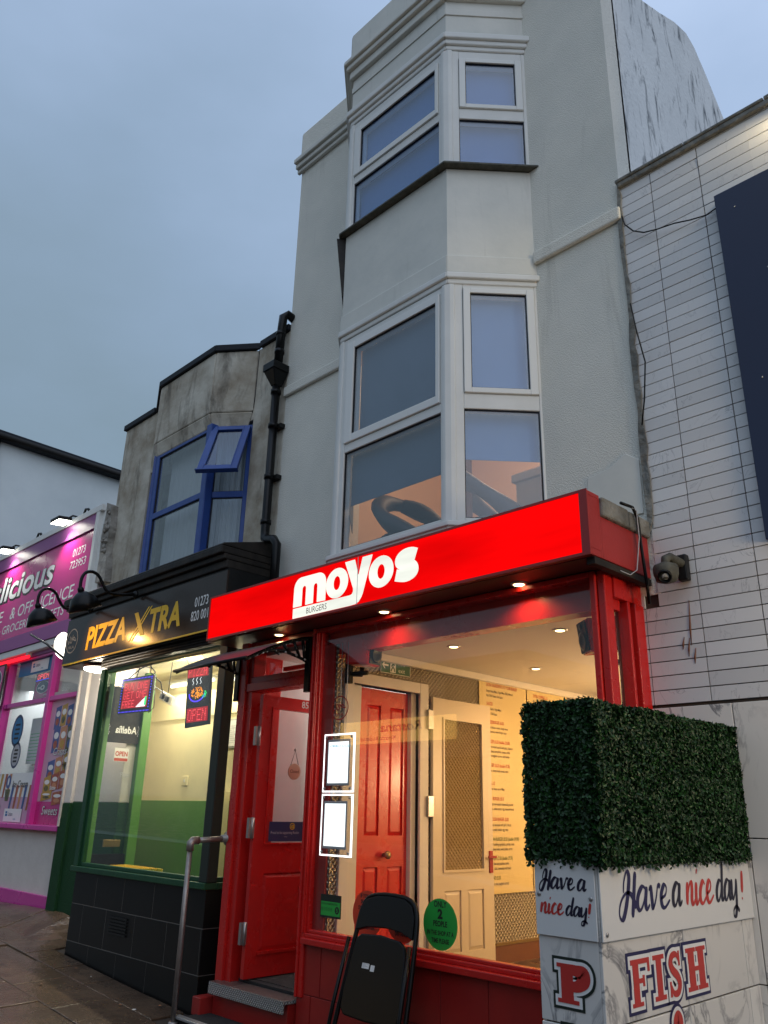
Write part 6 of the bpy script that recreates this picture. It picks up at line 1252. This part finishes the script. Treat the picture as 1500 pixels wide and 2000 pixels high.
# posters and stickers in the pink window
FK = FY(5.186)
def pack(mb, u, v, w, h, k, tilt=0.0, n=.002):
    mb.m = k; mb.flat(FK, [(u, v), (u+w, v+tilt), (u+w*.97, v+h*.06+tilt), (u+w*.97, v+h*.94+tilt), (u+w, v+h+tilt), (u, v+h), (u+w*.03, v+h*.94), (u+w*.03, v+h*.06)], n+random.random()*.0008)
    mb.m = 5; mb.ell(FK, u+w*.5, v+h*.66+tilt*.5, w*.36, h*.14, n+.0012+random.random()*.0004, 14); mb.m = (k+2) % 5; mb.ell(FK, u+w*.5, v+h*.3+tilt*.5, w*.30, h*.17, n+.0012+random.random()*.0004, 12)
PM = [mt[k] for k in ('pk_a', 'pk_b', 'pk_c', 'pk_d', 'pk_e', 'inkwhite')]
t = thing('sweets_poster', 'tall pink poster of crisps and sweets in the right window pane', 'poster', (-11.9, 5.18, 1.3)); part('sheet', MB().fbox(FK, -12.41, -11.42, 1.30, 3.02, 0, .0015), mt['pink_grad'], t); part('lower_band', MB().fbox(FK, -12.41, -11.42, 1.295, 1.60, .0016, .0019), mt['magenta'], t)
mb = MB()
for i, k in enumerate((0, 1, 0, 4)): pack(mb, -12.24+i*.20, 2.60+.02*(i % 2), .19, .32, k, .03)
for i, k in enumerate((0, 4, 3)): pack(mb, -12.20+i*.23, 2.26, .22, .36, k, .03, .004)
for i, k in enumerate((0, 4, 1)): pack(mb, -12.24+i*.25, 1.86+.05*i, .24, .28, k, .04, .002)
for i, k in enumerate((1, 2, 2)): pack(mb, -12.28+i*.25, 1.68+.04*i, .24, .24, k, .05, .005)
pack(mb, -12.30, 1.60, .36, .11, 1, .05, .007); pack(mb, -11.92, 1.55, .34, .17, 2, .03, .007)
part('pack_print', mb, PM, t)
for off, m, n in ((.022, 'inkblk', .009), (.0, 'inkwhite', .0105)):
    mb = text_mb(MB(), FK, 'Crisps', -12.11, 2.235, .105, n, 1.15, .22, off); text_mb(mb, FK, 'Sweets', -12.19, 1.425, .115, n, 1.12, .22, off); part('lettering', mb, mt[m], t)
text_ = MB(); text_mb(text_, FK, 'Skittles', -12.02, 1.76, .05, .0095, .9, .1, .02); part('lettering', text_, mt['inkwhite'], t)
part('lettering', text_mb(MB(), FK, 'HARIBO', -11.74, 2.07, .06, .0095, .7, 0, .02), mt['inkblk'], t)
t = thing('ice_cream_poster', 'pale ice cream and lollies poster low in the left window pane', 'poster', (-13.4, 5.18, 1.3)); part('sheet', MB().fbox(FK, -14.21, -12.53, 1.30, 2.01, 0, .0015), mt['inkwhite'], t); part('pink_band', MB().fbox(FK, -14.21, -12.53, 1.295, 1.66, .0016, .0019), mt['pink_grad'], t)
mb = MB()
for i in range(9):
    k = (2, 1, 2, 4, 0, 2, 4, 0, 2)[i]; mb.m = k; u = -14.1+i*.165; v = 1.52+(.12 if i < 4 else -.05); mb.flat(FK, [(u, v), (u+.06, v+.01), (u+.12, v+.36), (u+.03, v+.36)], .003+i*.0003)
mb.m = 0; mb.ell(FK, -13.58, 1.88, .09, .10, .006, 20); mb.m = 5; mb.ell(FK, -13.585, 1.885, .03, .06, .0066, 12); mb.m = 3; mb.flat(FK, [(-13.62, 1.60), (-13.50, 1.60), (-13.47, 1.77), (-13.66, 1.77)], .006); part('pack_print', mb, PM, t)
for off, m, n in ((.02, 'inkwhite', .007), (.0, 'inkblk', .0085)): mb = text_mb(MB(), FK, 'Ice Cream', -13.42, 1.80, .10, n, .98, .22, off); part('lettering', mb, mt[m], t)
for off, m, n in ((.02, 'inkblk', .007), (.0, 'inkwhite', .0085)): mb = text_mb(MB(), FK, 'Lollies', -14.15, 1.47, .10, n, 1.1, .22, off); part('lettering', mb, mt[m], t)
def lebara(u0, u1, v0, v1, label):
    t = thing('network_sticker', label, 'sticker', (u0, 5.17, v0), 'white mobile network stickers'); part('card', MB().fbox(FK, u0, u1, v0, v1, .010, .012), mt['inkwhite'], t, .002); h = (v1-v0)
    part('print', text_mb(MB(), FK, 'Lebara', u0+.17, v0+h*.45, h*.30, .0125, .80, 0, .01), mt['navy'], t); k = MB(); k.rect(FK, u0+.06, u0+.14, v0+h*.42, v0+h*.60, .0125); k.rect(FK, u0+.06, u0+.13, v0+h*.64, v0+h*.80, .0125); text_mb(k, FK, 'mobile', u0+.38, v0+h*.15, h*.17, .0125, .8); part('logo', k, mt['inkcyan'], t)
lebara(-13.54, -12.88, 1.305, 1.49, 'white mobile network sticker low in the ice cream poster window')
part('blue_band', MB().fbox(FK, -13.95, -12.53, 3.53, 3.77, .001, .004), mt['inkcyan'], thing('window_band', 'blue vinyl band across the top of the left upper pane', 'vinyl band', (-13.2, 5.18, 3.5)))
lebara(-13.45, -12.79, 3.56, 3.74, 'white mobile network sticker on the blue band at the top of the window')
def payz(u0, u1, v0, v1, mirror, label, F, grp):
    t = thing('payment_sign', label, 'sign', tuple(F.p((u0+u1)/2, v0, 0)), grp); part('board', MB().fbox(F, u0, u1, v0, v1, .008, .02), mt['inkblk'], t, .004); w, h = u1-u0, v1-v0
    part('panel', MB().fbox(F, u0+w*.06, u1-w*.08, v0+h*.18, v1-h*.05, .02, .0215), mt['magenta'], t); c = (u0+u1)/2; part('ring', MB().ring(F, c, v0+h*.62, w*.36, h*.27, w*.34, h*.25, .0222, 28), mt['inkwhite'], t); part('disc', MB().ell(F, c, v0+h*.62, w*.335, h*.245, .0222, 28), mt['navysticker'], t)
    k = MB(); k.ring(F, c, v0+h*.60, w*.13, h*.11, w*.06, h*.05, .0228, 20); k.ell(F, c+(w*.2 if not mirror else -w*.2), v0+h*.60, w*.07, h*.05, .0228, 14); text_mb(k, F, 'payzone', c+(w*.38 if mirror else -w*.38), v0+h*.24, h*.10, .0228, .95, 0, .01, 'LEFT', mirror); part('print', k, mt['inkwhite'], t)
payz(-14.88, -14.20, 3.04, 3.78, False, 'pink and navy payment sign hung outside at the left frame edge', FY(5.06), None)
payz(-13.46, -12.80, 3.09, 3.46, True, 'payment sign seen from behind in the upper pane, its lettering mirrored', FY(5.30), None)
for i, (cx, cz, rx, rz) in enumerate(((-13.60, 2.66, .22, .25), (-13.50, 2.28, .18, .20))):
    t = thing('window_badge', ('upper round pale blue badge sticker in the left pane', 'lower round white badge sticker in the left pane')[i], 'sticker', (cx, 5.18, cz-rz)); part('rim', MB().ell(FK, cx, cz, rx, rz, .002, 28), mt['navysticker'], t); part('face', MB().ell(FK, cx, cz, rx*.80, rz*.82, .003, 28), mt[('inkcyan', 'inkgrey')[i]], t)
    k = MB(); [k.rect(FK, cx-rx*.4, cx+rx*.4, cz+rz*(.3-.28*j), cz+rz*(.3-.28*j)+.03, .0038) for j in range(4)]; part('print', k, mt['inkblk'], t)
t = thing('paper_notice', 'pale notice sheet with green stripes behind the round badges', 'notice', (-13.1, 5.3, 2.1)); part('sheet', MB().fbox(FY(5.34), -13.45, -12.95, 2.15, 2.85, 0, .003), mt['paperw'], t); k = MB(); [k.rect(FY(5.335), -13.42, -13.02, 2.2+j*.05, 2.21+j*.05, .0) for j in range(9)]; part('print', k, mt['green_sticker'], t)
t = thing('neon_tube', 'glowing red tube light under the white trim of the pink shop', 'light', (-14.4, 5.04, 3.8)); part('tube', MB().tube([(-16.2, 5.055, 3.80), (-13.34, 5.055, 3.80)], .030, 10), mt['neon_red'], t); part('clip', MB().box(-13.40, -13.34, 5.03, 5.10, 3.80, 3.86), mt['grey'], t)
t = thing('led_sign', 'small red and blue open sign in the upper pane of the pink shop', 'sign', (-13.1, 5.32, 3.44)); part('case', MB().fbox(FY(5.28), -13.40, -12.86, 3.42, 3.54, 0, .02), mt['ledboard'], t); k = MB(); dots(k, FY(5.28), 'OPEN', -13.34, 3.455, .42, .065, .0205, .010); part('red_dots', k, mt['led_red'], t, kind='stuff'); k = MB(); [k.ell(FY(5.28), -13.38+i*.03, 3.432, .008, .008, .021, 6) for i in range(17)]; part('blue_dots', k, mt['led_blue'], t, kind='stuff')
t = thing('air_conditioner', 'pale air conditioning unit high inside the right upper pane', 'air conditioner', (-11.75, 5.8, 3.3)); F = FY(5.62); part('case', MB().box(-12.35, -11.55, 5.62, 5.95, 3.30, 3.72), mt['offwhite'], t, .02); part('fan_opening', MB().ell(F, -12.05, 3.52, .17, .15, .003, 24), mt['black'], t)
k = MB(); [k.ribbon(F, [(-12.05, 3.52), (-12.05+.15*math.cos(a), 3.52+.13*math.sin(a))], .03, .006+i*.0004) for i, a in enumerate((.4, 2.5, 4.6))]; part('fan_blade', k, mt['grey'], t)
single('window_cover', MB().fbox(FK, -12.40, -11.9, 3.10, 3.16, .001, .003), mt['grey'], 'thin grey strip at the foot of the right upper pane', 'strip', (-12.1, 5.18, 3.1))

# ================================================================== WHITE BUILDING BEYOND
B = thing('white_building', 'white blank gable wall with a dark roof edge beyond the pink shop', 'building', (-20, 9, 0))
part('wall', MB().box(-26, -16.0, 4.78, 16, 0, 8.40), mt['plaster'], B)
mb = MB(); mb.hexa([(-26.1, 4.60, 8.40), (-15.86, 4.60, 8.40), (-15.86, 16.1, 8.20), (-26.1, 16.1, 8.20), (-26.1, 4.60, 8.60), (-15.86, 4.60, 8.60), (-15.86, 16.1, 8.40), (-26.1, 16.1, 8.40)]); part('roof_edge', mb, mt['rooftar'], B, .02)
part('gutter', MB().tube([(-15.83, 4.6, 8.46), (-15.83, 16.1, 8.28)], .07, 8), mt['black'], B)
part('downpipe', MB().tube([(-15.93, 4.70, 8.4), (-15.93, 4.70, 0)], .05, 8), mt['black'], B)

mb = MB()
for i in range(46):
    x, y = random.uniform(-13, -6.2), random.uniform(2.6, 4.55); z = gz(x, y)+.012; a = random.uniform(0, 6.3); r = random.uniform(.008, .035)
    mb.m = random.choice((0, 0, 1, 2)); mb.add([(x+r*math.cos(a+q)*(1 if q % 2 < 1 else .6), y+r*math.sin(a+q)*.8, z+random.uniform(0, .008)) for q in (0, 1.3, 2.6, 3.9, 5.1)], [(0, 1, 2, 3, 4)])
o = struct('litter', mb, [mt['pk_e'], mt['brownwood'], mt['paperw']]); o['kind'] = 'stuff'; o['label'] = 'scattered scraps and dead leaves on the paving'
# ================================================================== ACROSS THE STREET (seen only as reflections in the glass)
FQ = Frame((0, -9.0, 0), (-1, 0, 0), (0, 0, 1))     # faces back towards the shops
Q = thing('restaurant_building', 'restaurant across the street mirrored in the burger shop window', 'building', (-18, -12, 0))
part('wall', MB().fbox(FQ, 13.2, 24.5, 0, 5.6, -8, 0), mt['opp'], Q); part('roof', MB().fbox(FQ, 13.0, 24.7, 5.6, 5.85, -8.1, .15), mt['rooftar'], Q); part('shop_window', MB().fbox(FQ, 14.5, 23.5, .7, 3.1, 0, .04), mt['oppwin'], Q)
for i in range(3): part('window', MB().fbox(FQ, 14.6+i*3.2, 16.0+i*3.2, 4.5, 5.3, 0, .04), mt['oppwin'], Q)
t = thing('lit_shop_sign', 'lit yellow restaurant sign mirrored across the red inner door', 'sign', (-18, -8.9, 3.6))
part('panel', MB().fbox(FQ, 15.6, 20.5, 3.60, 4.29, 0, .12), mt['lit_yellow'], t); part('lettering', text_mb(MB(), FQ, 'Rostana', 16.85, 3.93, .27, .124, 1.0, .25, .02, fit=1.75), mt['inkred'], t); part('lettering', text_mb(MB(), FQ, 'Moroccan & Lebanese Restaurant', 17.95, 3.68, .13, .124, .95, 0, .01, fit=2.4), mt['inkblk'], t)
O = thing('opposite_terrace', 'plain terrace across the street behind the viewer', 'building', (0, -12, 0))
part('wall', MB().box(-12.8, 26, -17, -9.05, -1, 4.8), mt['opp'], O); part('roof', MB().box(-12.9, 26.2, -17.2, -8.9, 4.8, 5.0), mt['rooftar'], O)
for i in range(10):
    part('window', MB().box(-12+i*3.6, -10.4+i*3.6, -9.05, -9.0, 3.2, 4.3), mt['oppwin'], O); part('shop_window', MB().box(-12.2+i*3.6, -9.6+i*3.6, -9.05, -9.0, .6, 2.6), mt['oppwin'], O)
